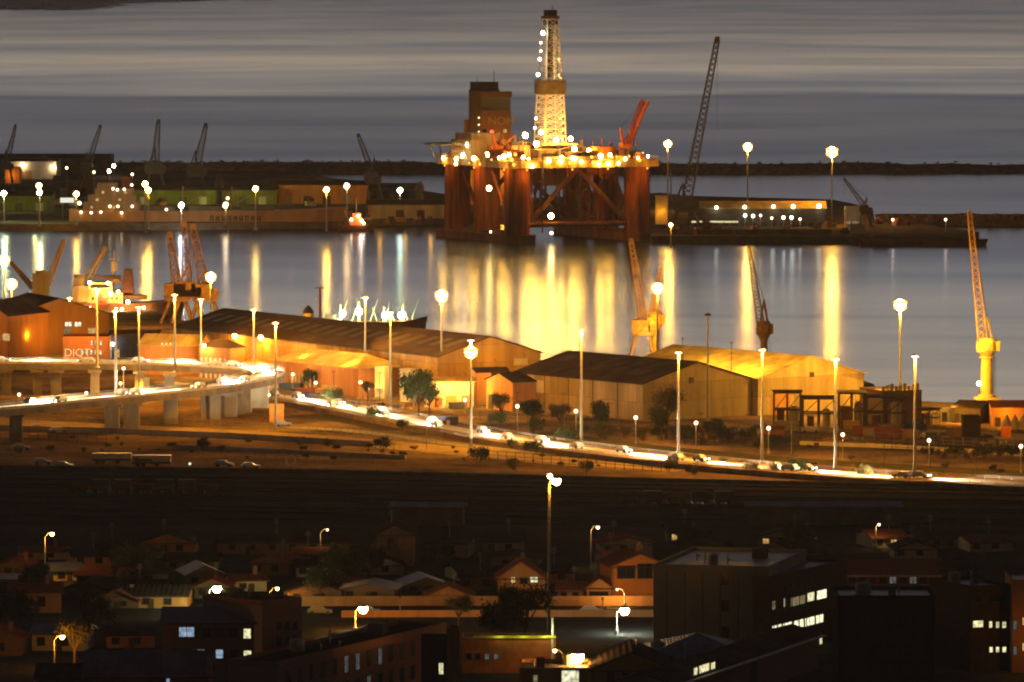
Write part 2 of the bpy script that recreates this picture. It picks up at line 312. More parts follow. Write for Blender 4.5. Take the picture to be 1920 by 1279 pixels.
# ================================================================== the setting: bay, shores, land
def water_mat():
    m = bpy.data.materials.new('bay_water'); m.use_nodes = True; n = m.node_tree.nodes; L = m.node_tree.links; n.remove(n['Principled BSDF'])
    t = n.new('ShaderNodeTexCoord'); sp = n.new('ShaderNodeSeparateXYZ'); L.new(t.outputs['Object'], sp.inputs[0])
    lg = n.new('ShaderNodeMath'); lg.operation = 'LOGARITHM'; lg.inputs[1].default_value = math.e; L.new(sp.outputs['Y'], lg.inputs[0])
    mp = n.new('ShaderNodeMapping'); mp.inputs['Scale'].default_value = (1 / 260, 1 / 75, 1); L.new(t.outputs['Object'], mp.inputs[0])
    a = n.new('ShaderNodeTexNoise'); a.inputs['Scale'].default_value = 1; a.inputs['Detail'].default_value = 4; L.new(mp.outputs[0], a.inputs['Vector'])
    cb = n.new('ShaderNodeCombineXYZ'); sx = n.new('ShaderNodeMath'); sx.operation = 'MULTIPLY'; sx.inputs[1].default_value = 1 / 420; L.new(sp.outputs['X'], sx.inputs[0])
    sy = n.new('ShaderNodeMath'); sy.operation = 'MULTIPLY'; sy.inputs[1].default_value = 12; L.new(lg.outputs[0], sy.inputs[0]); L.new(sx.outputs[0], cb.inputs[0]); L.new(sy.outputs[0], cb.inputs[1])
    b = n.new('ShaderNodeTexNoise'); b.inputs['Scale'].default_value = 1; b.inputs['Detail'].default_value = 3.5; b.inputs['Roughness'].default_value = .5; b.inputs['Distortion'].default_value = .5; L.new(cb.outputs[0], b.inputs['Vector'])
    # broad belts: reflected sky bands and wind lanes put into the gloss tint
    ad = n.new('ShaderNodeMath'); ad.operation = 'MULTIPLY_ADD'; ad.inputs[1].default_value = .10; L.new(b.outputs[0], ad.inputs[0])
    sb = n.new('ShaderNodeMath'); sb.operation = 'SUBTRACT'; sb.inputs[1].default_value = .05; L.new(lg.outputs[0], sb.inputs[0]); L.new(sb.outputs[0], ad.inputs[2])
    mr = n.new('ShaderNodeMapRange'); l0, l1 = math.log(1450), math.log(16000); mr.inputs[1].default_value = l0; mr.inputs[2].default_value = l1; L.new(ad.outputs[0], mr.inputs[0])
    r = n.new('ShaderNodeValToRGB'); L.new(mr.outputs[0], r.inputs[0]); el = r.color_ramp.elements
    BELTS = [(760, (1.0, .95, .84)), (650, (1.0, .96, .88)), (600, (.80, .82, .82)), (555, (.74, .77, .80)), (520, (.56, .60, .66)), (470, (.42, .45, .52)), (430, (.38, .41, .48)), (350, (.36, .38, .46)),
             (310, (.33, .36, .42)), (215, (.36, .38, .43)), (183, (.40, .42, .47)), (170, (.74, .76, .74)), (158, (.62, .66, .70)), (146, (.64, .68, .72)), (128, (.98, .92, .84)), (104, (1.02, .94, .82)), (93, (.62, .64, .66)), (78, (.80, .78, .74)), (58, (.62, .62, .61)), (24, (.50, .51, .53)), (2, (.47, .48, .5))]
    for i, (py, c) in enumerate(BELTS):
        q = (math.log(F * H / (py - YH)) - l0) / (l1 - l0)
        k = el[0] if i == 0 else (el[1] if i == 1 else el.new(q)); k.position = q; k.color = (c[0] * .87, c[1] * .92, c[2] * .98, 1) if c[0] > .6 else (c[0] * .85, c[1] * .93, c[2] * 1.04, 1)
    fn = n.new('ShaderNodeValToRGB'); L.new(b.outputs[0], fn.inputs[0]); fn.color_ramp.elements[0].position = .34; fn.color_ramp.elements[0].color = (.62, .68, .78, 1); fn.color_ramp.elements[1].position = .6; fn.color_ramp.elements[1].color = (1, 1, 1, 1)  # darker streaks tint reflected cloud wisps into the gloss
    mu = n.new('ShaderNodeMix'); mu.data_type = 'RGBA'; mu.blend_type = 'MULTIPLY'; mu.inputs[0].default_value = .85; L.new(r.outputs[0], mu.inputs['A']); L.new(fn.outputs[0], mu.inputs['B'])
    g = n.new('ShaderNodeBsdfAnisotropic'); g.distribution = 'GGX'; g.inputs['Roughness'].default_value = .18; L.new(mu.outputs['Result'], g.inputs[0])
    df = n.new('ShaderNodeBsdfDiffuse'); df.inputs[0].default_value = (.012, .014, .016, 1); mx = n.new('ShaderNodeMixShader'); mx.inputs[0].default_value = .9
    L.new(df.outputs[0], mx.inputs[1]); L.new(g.outputs[0], mx.inputs[2]); L.new(mx.outputs[0], n['Material Output'].inputs[0]); return m
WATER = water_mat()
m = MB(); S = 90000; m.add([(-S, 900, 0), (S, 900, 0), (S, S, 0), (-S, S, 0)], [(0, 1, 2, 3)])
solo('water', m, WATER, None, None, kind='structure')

def ground_mat(name, c1, c2, sc_=.02, rough=.95):
    m = mat(name, c1, rough, 0, sc_, 0, c2, bump=.2); n = m.node_tree.nodes; L = m.node_tree.links
    a = n.new('ShaderNodeTexNoise'); a.inputs['Scale'].default_value = sc_ * 14; a.inputs['Detail'].default_value = 8; t = n.new('ShaderNodeTexCoord'); L.new(t.outputs['Object'], a.inputs['Vector'])
    r = [x for x in n if x.type == 'VALTORGB'][0]; x = n.new('ShaderNodeMix'); x.data_type = 'RGBA'; x.blend_type = 'MULTIPLY'; x.inputs[0].default_value = .7
    k = n.new('ShaderNodeMapRange'); k.inputs[1].default_value = .3; k.inputs[2].default_value = .7; k.inputs[3].default_value = .45; k.inputs[4].default_value = 1.25; L.new(a.outputs[0], k.inputs[0])
    L.new(r.outputs[0], x.inputs['A']); L.new(k.outputs[0], x.inputs['B']); L.new(x.outputs['Result'], n['Principled BSDF'].inputs['Base Color']); return m
EARTH = ground_mat('dusty_ground', (.29, .2, .11), (.07, .052, .032), .045)
CITYG = ground_mat('dark_city_ground', (.06, .055, .05), (.03, .03, .028), .05)
BALLAST = ground_mat('railway_ballast', (.035, .032, .034), (.018, .017, .018), .1)
QUAYG = ground_mat('quay_paving', (.13, .11, .085), (.07, .06, .05), .02)
ROAD = ground_mat('pale_concrete_road', (.74, .72, .68), (.66, .64, .6), .2, .8)
ASPH = ground_mat('asphalt', (.075, .07, .065), (.05, .048, .045), .1)

# the near land: one sheet from the city to the quay edge
edge = [(-2600, 2100)] + [((px - 960) / F * d, d) for px, d in ((-300, 1945), (0, 1938), (290, 1938), (330, 1888), (420, 1884), (500, 1852), (585, 1838), (700, 1800), (880, 1740), (960, 1690), (1060, 1690), (1160, 1699), (1260, 1702), (1440, 1690), (1560, 1660), (1640, 1600), (1655, 1545), (1760, 1535), (1920, 1525), (2300, 1500))] + [(2600, 1400)]
m = MB(); m.prism([(-2600, 620)] + edge + [(2600, 620)], -2, Z0); solo('ground', m, EARTH, None, None, kind='structure')
yard = [P(px, py, Z0) for px, py in ((-900, 868), (0, 879), (300, 882), (640, 887), (900, 894), (1240, 903), (1560, 910), (1940, 917), (2800, 930))]
cityline = [P(px, 985, Z0) for px in (2800, -900)]
m = MB(); m.prism([(p.x, p.y) for p in yard] + [(p.x, p.y) for p in cityline], Z0 - .5, Z0 + .012); solo('railway_yard', m, BALLAST, None, None, kind='structure')
m = MB(); c2 = [P(-900, 985.2, Z0), P(2800, 985.2, Z0)]; m.prism([(c2[0].x, c2[0].y), (c2[1].x, c2[1].y), (900, 640), (-900, 640)], Z0 - .5, Z0 + .006); solo('city_ground', m, CITYG, None, None, kind='structure')

# far shore across the bay, with town lights
m = MB(); pts = []
for i in range(60):
    px = -900 + i * 24; py = (18 if px < 150 else (18 - (px - 150) * .15 if px < 240 else 4.5 - (px - 240) * .022)) + R.uniform(-1, 1); pts.append((px, max(py, -5)))
fs = [P(a, b, 0) for a, b in pts]; bk = [(fs[-1].x, fs[-1].y + 2500), (fs[0].x, fs[0].y + 2500)]
m.prism([(p.x, p.y) for p in fs] + bk, -1, 9)
for i in range(240):
    k = R.randrange(0, 58); p = fs[k].lerp(fs[k + 1], R.random()); s = R.uniform(20, 70); m.box((p.x, p.y + R.uniform(60, 1500), 9 + s * .14), (s, s, s * .28), R.random())
solo('far_shore', m, mat('far_shore_land', (.3, .28, .3), .95), None, None, kind='structure')
for i, (px, py) in enumerate(((139, 1.5), (146, 2.5), (162, 2), (172, 3), (160, -2), (110, 5), (60, 7))):
    p = D(px, py, 14900 + i * 40); t = thing('shore_light', 'pale town light on the dark far shore, %s' % ('first of the row from the west', 'second of the row from the west', 'third of the row, over the black waterline', 'brightest and lowest of the row', 'highest of the row', 'alone west of the row', 'westernmost and faintest of all')[i], 'town light', (p.x, p.y, 8), 0, 'town lights on the far shore')
    g = MB(); g.ball((0, 0, p.z - 8), 3.4 if i < 4 else 1.6); obj('lamp_head', g, em('far_town_glow', (1, .75, .42), 2.2), t)
    g = MB(); g.bar((0, 0, 0), (0, 0, p.z - 8), .8); obj('pole', g, DARKST, t)

# breakwater with bushes
m = MB(); bwf = [P(px, 328 + R.uniform(-1, 1) + (0 if px < 1400 else (px - 1400) * -.003), 0) for px in range(-400, 2500, 40)]
prof = []
n = len(bwf); vs = []; fc = []
for i, p in enumerate(bwf):
    px = -400 + i * 40; h = 4.6 + R.uniform(-.4, .4) + (.8 if px < 900 else 0) - max(0, (px - 1650) * .004)
    vs += [(p.x, p.y, -1), (p.x, p.y + 14, h * .8), (p.x, p.y + 30, h), (p.x, p.y + 60, h * .9), (p.x, p.y + 90, -1)]
for i in range(n - 1):
    for j in range(4): a = i * 5 + j; fc.append((a, a + 5, a + 6, a + 1))
m.add(vs, fc); solo('breakwater', m, ROCK, 'long low rock breakwater crossing the whole bay behind the rig', 'breakwater')
sh = MB()
for i in range(900):
    k = R.randrange(n - 1); p = bwf[k].lerp(bwf[k + 1], R.random()); px = -400 + k * 40
    if px > 1650 and R.random() < .6: continue
    s = R.uniform(.6, 2.0); c = (p.x, p.y + R.uniform(18, 50), vs[k * 5 + 2][2] + R.uniform(-1.2, -.1))
    for q in range(5):
        a = [Vector((R.gauss(0, s * .5), R.gauss(0, s * .5), R.uniform(0, s))) + Vector(c) for _ in range(3)]; sh.add(a, [(0, 1, 2)])
solo('shrubbery', sh, LEAF, 'dark low scrub growing along the breakwater crest', 'scrub', kind='stuff')

# harbour land behind and beside the rig
qp = [(-500, 437), (0, 434), (400, 431), (640, 429), (700, 424), (840, 421), (1000, 410), (1200, 412), (1222, 456), (1400, 457), (1560, 458), (1700, 459), (1832, 459), (1836, 449), (1745, 436), (1640, 428), (1636, 402), (1560, 386), (1290, 379), (1240, 373), (900, 387), (800, 370), (742, 366), (700, 352), (620, 345), (560, 332), (-500, 326)]
m = MB(); Q = [P(a, b, 0) for a, b in qp]; m.prism([(p.x, p.y) for p in Q], -1, Z0); solo('harbour_ground', m, QUAYG, None, None, kind='structure')
m = MB(); mo = [P(a, b, 0) for a, b in ((1650, 425), (1800, 424), (2300, 424), (2300, 415), (1800, 415), (1650, 414))]
m.prism([(p.x, p.y) for p in mo], -1, 3.2)
for i in range(160): k = R.random(); p = mo[0].lerp(mo[2], k); m.box((p.x, p.y + R.uniform(-2, 30), 2.6 + R.uniform(0, 1.2)), (R.uniform(1, 3), R.uniform(1, 3), R.uniform(1, 2)), R.random())
solo('rock_mole', m, ROCK, 'low dark mole of rock running out right of the lit pier', 'mole')

# ================================================================== lamps
def flood_mast(px, yt, h, label, power=60000, col=SOD, glow=None, yb=None, zb=Z0, n=6, rr=1.5, group='flood light masts of the harbour', ls=.55, pr=.28):
    """mast with a bright lamp core inside an imitated halo; height h known, or the foot read from the photo"""
    if yb is not None: b = P(px, yb, zb); top = zt(px, yt, b.y)
    else:
        q = P(px, yt, zb + h); b = Vector((q.x, q.y, zb)); top = zb + h
    hh = top - zb; t = thing('flood_mast', label, 'light mast', (b.x, b.y, zb), 0, group)
    m = MB(); m.bar((0, 0, 0), (0, 0, hh), pr * 1.4, 8, pr * .7); m.box((0, 0, .3), (1.3, 1.3, .6)); obj('pole', m, STEEL, t)
    m = MB(); m.lathe((0, 0, hh + rr * .62), [(rr * .5, -.1), (rr * .6, 0), (rr * .25, .2)], 12); m.bar((0, 0, hh), (0, 0, hh + rr * .6), .12, 5); obj('head_frame', m, DARKST, t)
    for k, (zz_, q, cnt) in enumerate(((.42, .82, n), (-.42, .82, n))):   # tiers of dim balls imitating the halo round the core
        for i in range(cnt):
            a = 2 * math.pi * (i + .5 * k) / cnt; m = MB(); m.ball((math.cos(a) * rr * q, math.sin(a) * rr * q, hh + zz_ * rr), rr * .36, 8, 5); m.smooth = True; obj('halo_ball', m, {None: E_AMB, E_MERC.name: E_GRNG, E_WHT.name: E_PWG, E_WARM.name: E_AMB}.get(glow.name if glow else None, E_AMB), t)
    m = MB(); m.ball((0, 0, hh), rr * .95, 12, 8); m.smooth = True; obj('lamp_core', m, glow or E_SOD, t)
    light(t, (0, -.1, hh - rr * 1.4), power, col, .7); return t
def high_mast(px, yt, yb, label, zb=Z0, power=44000, lit=True, col=SOD, group='tall road light masts', dim=1.0):
    """tall column with cut-off luminaires under a cap: the lamp lights the column itself"""
    b = P(px, yb, zb); hh = zt(px, yt, b.y) - zb; t = thing('light_mast', label, 'light mast', (b.x, b.y, zb), 0, group)
    m = MB(); m.bar((0, 0, 0), (0, 0, hh - .2), .36, 8, .2); m.lathe((0, 0, 0), [(.75, 0), (.75, .25), (.45, .5)], 8); obj('pole', m, STEEL, t)
    m = MB(); m.lathe((0, 0, hh), [(.8, -.08), (.9, .08), (.5, .25), (.1, .38)], 12); obj('cap', m, DARKST, t)
    for i in range(4):
        a = math.pi / 4 + i * math.pi / 2; m = MB(); m.box((math.cos(a) * .62, math.sin(a) * .62, hh - .2), (.5, .36, .2), a); obj('luminaire', m, E_CUT if lit else DARKST, t)
    if lit: light(t, (0, -.85, hh - .9), power, col, .3)
    return t
def post_lamp(px, yt, yb, label, power=1200, col=WARM, glow=None, zb=Z0, r=.42, group='small globe lamps', pole=.09):
    b = P(px, yb, zb); hh = zt(px, yt, b.y) - zb; t = thing('globe_lamp', label, 'street lamp', (b.x, b.y, zb), 0, group)
    m = MB(); m.bar((0, 0, 0), (0, 0, hh), pole * 1.5, 6, pole); m.lathe((0, 0, 0), [(.25, 0), (.25, .3), (.12, .6)], 8); obj('pole', m, STEEL, t)
    m = MB(); m.lathe((0, 0, hh - r), [(.12, -.12), (.2, 0), (.12, .1)], 8); obj('collar', m, DARKST, t)
    m = MB(); m.ball((0, 0, hh), r); m.smooth = True; obj('lamp_globe', m, glow or E_DIM, t)
    if power: light(t, (0, -r - .25, hh + .1), power, col, .3)
    return t
def arm_lamp(px, yt, yb, label, power=9000, col=SOD, glow=None, zb=Z0, side=1, group='street lamps of the town', hr=.5, n=1, arm=1.3):
    b = P(px - side * arm * (yb - YH) / 110, yb, zb); hh = zt(px, yt, b.y) - zb; t = thing('street_lamp', label, 'street lamp', (b.x, b.y, zb), 0, group)
    m = MB(); m.bar((0, 0, 0), (0, 0, hh - .6), .16, 8, .09); m.bar((0, 0, hh - .62), (side * arm * .5, 0, hh + .05), .07, 6); m.bar((side * arm * .5, 0, hh + .05), (side * arm, 0, hh + .18), .07, 6)
    m.lathe((0, 0, 0), [(.28, 0), (.28, .8), (.16, 1)], 8); obj('pole', m, STEEL, t)
    m = MB(); m.lathe((side * arm, 0, hh + .12), [(hr, 0), (hr * .9, .2), (.1, .32)], 10); obj('lamp_hood', m, DARKST, t)
    m = MB(); m.lathe((side * arm, 0, hh), [(hr * .1, -hr * 1.25), (hr * .6, -hr * 1.05), (hr * .92, -hr * .5), (hr * .95, -.05), (hr * .8, .1)], 12); m.smooth = True; obj('lamp_glass', m, glow or E_SOD, t)
    light(t, (side * arm, -.1, hh - hr * 1.25 - .45), power, col, .35); return t
def wall_lamp(parent, p, r, glow, power=0, col=SOD, name='deck_lamp'):
    """a lamp that belongs to its ship, rig or building"""
    l = Vector(parent.matrix_local.inverted() @ Vector(p)) if not parent.parent else Vector(p)
    m = MB(); m.ball(l, r, 8, 5); o = obj(name, m, glow, parent)
    if power: light(parent, (l.x, l.y - r - .3 if True else 0, l.z), power, col, .5)
    return o
# ================================================================== the drilling rig (semi-submersible)
base = P(970, 455, 0)
rig = thing('drilling_rig', 'orange drilling rig on thick columns, with a brightly lit derrick, moored in the harbour', 'drilling rig', (base.x, base.y, 0), math.radians(25))
bpy.context.view_layer.update()
RI = Matrix.Translation(rig.location) @ Matrix.Rotation(math.radians(25), 4, 'Z'); RII = RI.inverted()
def rl(px, py, u=None, v=None):                       # photo point on a local plane u = const or v = const of the rig
    d = RII.to_3x3() @ ray(px, py); o = RII @ Vector((0, 0, H)); k = 1 if v is not None else 0
    t = ((v if k else u) - o[k]) / d[k]; return o + d * t
U1, V1 = 54, 58
for u in (0, U1):
    m = MB(); pts = [(u - 6.5, -4), (u - 3.5, -9), (u + 3.5, -9), (u + 6.5, -4), (u + 6.5, V1 + 8), (u + 3, V1 + 13), (u - 3, V1 + 13), (u - 6.5, V1 + 8)]
    m.prism(pts, -1, 3.2); m.box((u, V1 / 2, 3.6), (8, V1 * .8, .9)); obj('pontoon', m, RUST, rig)
    for v in (0, 29, V1):
        m = MB(); m.lathe((u, v, 3.15), [(5.2, 0), (5.2, 26.4), (5.5, 26.6), (5.5, 27)], 20); m.smooth = False
        for z in (6, 12, 18, 24): m.lathe((u, v, z), [(5.26, 0), (5.34, .1), (5.26, .2)], 20)
        for a in range(5): m.bar((u + 5.3 * math.cos(a * 1.3 - 2.6), v + 5.3 * math.sin(a * 1.3 - 2.6), 3.3), (u + 5.3 * math.cos(a * 1.3 - 2.6), v + 5.3 * math.sin(a * 1.3 - 2.6), 29.5), .22, 5)
        obj('column', m, ORNG, rig)
for v in (0, 29, V1):
    m = MB(); m.bar((5.3, v, 7), (U1 - 5.3, v, 7), 1.1, 10); obj('brace', m, RUST, rig)
    for s in (0, 1):
        m = MB(); x0, x1 = (5, U1 / 2) if s == 0 else (U1 - 5, U1 / 2); m.bar((x0, v, 8), (x1, v, 29.6), .95, 10); obj('brace', m, ORNG if v else RUST, rig)
for u in (0, U1):
    for v0 in (0, 29):
        m = MB(); m.bar((u, v0 + 4.5, 6), (u, v0 + 24.5, 29), .8, 8); obj('brace', m, ORNG, rig)
m = MB(); m.b2(-6.5, -6.5, 30.16, U1 + 6.5, V1 + 6.5, 33.2)
for k in range(14): m.box((-6.6 + (U1 + 13) * k / 13, -6.62, 31.6), (.35, .24, 2.9))
for k in range(14): m.box((-6.62, -6 + (V1 + 12) * k / 13, 31.6), (.24, .35, 2.9))
obj('main_deck', m, mat('pale_deck_paint', (.42, .33, .18), .6, 0, .3, .5, (.2, .11, .05), streak=True), rig)
m = MB()                                                # lower machinery hung under the deck
for k in range(26): x, y = R.uniform(3, U1 - 3), R.uniform(0, V1); s = R.uniform(1, 4); m.b2(x, y, 30.1 - R.uniform(.6, 2.6), x + s * 1.6, y + s, 30.12)
m.b2(20, 20, 22, 34, 36, 30.1); o_ = obj('hull_machinery', m, RUST, rig); o_['kind'] = 'stuff'
m = MB()                                                # railings round the deck
for (p, q) in (((-6.4, -6.4), (U1 + 6.4, -6.4)), ((-6.4, -6.4), (-6.4, V1 + 6.4)), ((U1 + 6.4, -6.4), (U1 + 6.4, V1 + 6.4))):
    for z in (33.9, 34.5): m.bar((*p, z), (*q, z), .07, 4)
    for k in range(31): x, y = p[0] + (q[0] - p[0]) * k / 30, p[1] + (q[1] - p[1]) * k / 30; m.bar((x, y, 33.2), (x, y, 34.5), .06, 4)
obj('railing', m, YELL, rig)
# deck houses, tanks, pipe racks
mods = [(-4, 4, 9, 15, 3.6), (8, -3, 10, 8, 4.2), (20, -3, 14, 6, 3.0), (36, -2, 7, 9, 5.0), (45, 4, 9, 7, 3.4), (16, 40, 8, 10, 6), (26, 44, 12, 12, 4.4), (42, 30, 10, 14, 4), (8, 22, 8, 12, 5)]
PALE = mat('pale_module_paint', (.5, .38, .2), .6, 0, .5, .5, (.28, .16, .07), streak=True)
for i, (x, y, dx, dy, h) in enumerate(mods):
    m = MB(); m.b2(x, y, 33.2, x + dx, y + dy, 33.2 + h)
    for k in range(int(dx / 1.6)): m.box((x + .8 + k * 1.6, y - .06, 33.2 + h / 2), (.18, .13, h * .92))
    m.b2(x - .2, y - .2, 33.2 + h, x + dx + .2, y + dy + .2, 33.4 + h)
    for k in range(3): a = R.uniform(x + 1, x + dx - 1); m.bar((a, y + 1, 33.2 + h), (a, y + 1, 34.8 + h + R.random() * 2), .3, 6)
    obj('deck_module', m, PALE if i % 3 else ORNG, rig)
m = MB()
for k in range(9): m.bar((10, -5 + .0 * k, 33.6 + .42 * (k // 3) + .2), (34, -5.2 + .5 * (k % 3), 33.6 + .42 * (k // 3) + .2), .2, 6)
obj('pipe_rack', m, STEEL, rig)
# accommodation block with lit windows, helideck at the far left corner
m = MB(); m.b2(-4, 36, 33.2, 12, 56, 40.5); m.b2(-3, 38, 40.5, 10, 54, 43.2)
acc = obj('accommodation_block', m, PALE, rig)
for r_ in range(2):
    for k in range(7): m = MB(); m.b2(-4.1, 37.5 + k * 2.6, 35 + r_ * 3, -4.01, 38.7 + k * 2.6, 36.1 + r_ * 3); obj('porthole', m, W_WRM, acc)
m = MB(); m.lathe((-3, 62, 38), [(9.5, 0), (10.5, .3), (10.5, .7)], 8)
for a in range(4): m.bar((-3 + 6 * math.cos(a * 1.57), 62 + 6 * math.sin(a * 1.57), 33.2), (-3 + 8 * math.cos(a * 1.57), 62 + 8 * math.sin(a * 1.57), 38), .3, 6)
obj('helideck', m, mat('green_grey_deck', (.2, .22, .16), .7), rig)
# derrick: substructure, tapered lattice, monkey board, upper lattice, crown
DU, DV = 28, 28
m = MB(); m.b2(DU - 8, DV - 8, 33.2, DU + 8, DV + 8, 34.6); m.b2(DU - 8.5, DV - 8.5, 38.4, DU + 8.5, DV + 8.5, 39.2)
for a in (-7.6, 7.6):
    for b in (-7.6, 7.6): m.bar((DU + a, DV + b, 33.2), (DU + a, DV + b, 38.5), .5, 6)
for a in (-7.6, 7.6): m.bar((DU - 7.6, DV + a, 34.6), (DU + 7.6, DV + a, 38.4), .25, 5); m.bar((DU + a, DV - 7.6, 38.4), (DU + a, DV + 7.6, 34.6), .25, 5)
obj('drill_floor', m, PALE, rig)
def tower(z0, z1, w0, w1, n, r):
    m = MB(); f = lambda z: (w0 + (w1 - w0) * (z - z0) / (z1 - z0)) / 2
    for i in range(n):
        a, b = z0 + (z1 - z0) * i / n, z0 + (z1 - z0) * (i + 1) / n; A, B = f(a), f(b)
        c = [(-1, -1), (1, -1), (1, 1), (-1, 1)]
        for j in range(4):
            p, q = c[j], c[(j + 1) % 4]
            m.bar((DU + p[0] * A, DV + p[1] * A, a), (DU + p[0] * B, DV + p[1] * B, b), r, 5)
            m.bar((DU + p[0] * B, DV + p[1] * B, b), (DU + q[0] * B, DV + q[1] * B, b), r * .6, 4)
            m.bar((DU + p[0] * A, DV + p[1] * A, a), (DU + q[0] * B, DV + q[1] * B, b), r * .55, 4); m.bar((DU + q[0] * A, DV + q[1] * A, a), (DU + p[0] * B, DV + p[1] * B, b), r * .55, 4)
    return m
DSTEEL = mat('derrick_steel', (.62, .55, .42), .5, 0, 1, .3)
obj('derrick_frame', tower(39.2, 59, 9.8, 8.2, 7, .3), DSTEEL, rig)
m = MB(); m.box((DU, DV, 62), (9.8, 9.8, 5.2)); m.box((DU, DV, 59.3), (8.8, 8.8, .5)); m.box((DU, DV, 65), (10.4, 10.4, .35))
for k in range(8): m.box((DU - 4.6 + k * 9.2 / 7, DV - 4.96, 62), (.2, .14, 5)); m.box((DU - 4.96, DV - 4.6 + k * 9.2 / 7, 62), (.14, .2, 5))
obj('monkey_board', m, mat('tan_windwall', (.2, .16, .1), .7, 0, .4, .4), rig)
obj('derrick_top', tower(65.2, 90, 7.4, 5.0, 8, .24), DSTEEL, rig)
m = MB(); m.box((DU, DV, 90.6), (5.8, 5.8, 1.2)); m.box((DU, DV, 92.4), (4.4, 3.6, 2.6)); m.bar((DU + 1, DV, 93), (DU + 1, DV, 95.5), .15); m.box((DU, DV, 88.6), (4.4, 4.4, 2)); obj('crown_block', m, mat('brown_crown', (.16, .1, .07), .7), rig)
m = MB(); m.box((DU, DV, 76), (1.6, 1.6, 20)); m.bar((DU + 2, DV - 2.4, 66), (DU + 2, DV - 2.4, 90), .25); obj('travelling_gear', m, DARKST, rig)
m = MB(); m.bar((DU - 4.4, DV - 5, 39), (DU - 2.8, DV - 3.4, 89), .3); obj('ladder', m, DSTEEL, rig)
for k in range(44):                                     # small deck gear: skids, reels, vents, stacks
    m = MB(); u, v = R.uniform(-5, U1 + 4), R.choice((R.uniform(-5, 6), R.uniform(6, V1))); s = R.uniform(.4, 1.3); h = R.uniform(1, 4.5)
    if k % 4 == 0: m.bar((u, v, 33.2), (u, v, 34 + h * 1.6), .22, 6); m.bar((u, v, 34 + h), (u + 1.2, v, 34 + h * 1.5), .15, 5)
    elif k % 4 == 1: m.bar((u - s, v, 33.2 + s), (u + s, v, 33.2 + s), s, 10)
    else: m.b2(u - s, v - s, 33.2, u + s, v + s * .8, 33.2 + h)
    obj('deck_gear', m, [PALE, ORNG, RUST, YELL, DARKST][k % 5], rig)
# cranes
def deck_crane(u, v, zb, zp, tip, w, mt):
    c = thing('deck_crane', None, None, (u, v, zb)); c.parent = rig
    m = MB(); m.lathe((0, 0, 0), [(1.6, 0), (1.6, zp * .55), (2.1, zp * .56), (2.1, zp * .6)], 12); obj('pedestal', m, mt, c)
    m = MB(); m.b2(-1.9, -2.2, zp * .6, 1.9, 2.2, zp * .85); m.bar((-1, 0, zp * .85), (-2.2, 0, zp * 1.7), .9, 6, .35); obj('cab', m, mt, c)
    m = MB(); m.lattice((1, 0, zp * .65), tip, w, w * .6, 9, w * .13)
    for a in (-1, 1): m.bar((1, a * w * .3, zp * .65), (tip[0], a * w * .2, tip[2]), w * .2, 6)
    obj('boom', m, mt, c)
    m = MB(); m.bar((-2.2, 0, zp * 1.7), tip, .08, 4); m.bar(tip, (tip[0], tip[1], tip[2] - 6), .08, 4); obj('cable', m, DARKST, c); return c
CR = mat('orange_crane_paint', (.62, .16, .04), .5, 0, .5, .3)
deck_crane(49.5, 2, 33.2, 7.5, (10.5, 5, 23.5), 2.6, CR)
deck_crane(5, 30, 33.2, 6, (8, 14, 9.5), 1.8, CR)
# helideck-side mast, flare boom, anchors
m = MB(); m.bar((-4, -4, 3), (-4, -4, 36), .3); m.bar((8, -6.8, 4), (8, -6.8, 33), .25, 6); obj('mooring_chain', m, DARKST, rig)
m = MB()
for u in (0, U1):
    for v in (0, V1): m.b2(u - 3, v - 3, 33.2, u + 3, v + 3, 35); m.lathe((u, v, 35), [(1.6, 0), (1.6, 1.6)], 10)
obj('winch_house', m, ORNG, rig)
# lamps: photo points on planes through the rig
for k in range(34):                                     # risers, caissons and hung pipework that fill the space between the legs
    m = MB(); u, v = R.uniform(6, U1 - 6), R.uniform(0, V1); z1 = R.uniform(4, 20)
    if k % 3: m.bar((u, v, z1), (u, v, 30.1), R.uniform(.15, .55), 6)
    else: m.bar((u, v, z1 + 4), (u + R.uniform(-9, 9), v, 29), R.uniform(.2, .4), 6)
    obj('riser', m, [RUST, ORNG, DARKST][k % 3], rig)
for k in range(10): m = MB(); u, v = R.uniform(4, U1 - 8), R.uniform(-3, 6); s = R.uniform(1, 2.6); m.b2(u, v, 30.1 - s * 1.4, u + s * 2, v + s, 30.12); m.b2(u + .2, v + .2, 30.1 - s * 2.2, u + s, v + s * .8, 30.1 - s * 1.4); obj('hung_module', m, [RUST, ORNG][k % 2], rig)
def rlamp(px, py, u=None, v=None, r=.6, glow=E_SOD, p=0, col=SOD):
    q = rl(px, py, u, v); m = MB(); m.ball(q, r * 1.15, 8, 5); m.smooth = True; obj('deck_lamp', m, glow, rig)
    if p: light(rig, (q.x, q.y - r - .4, q.z), p * .5, col, .6)
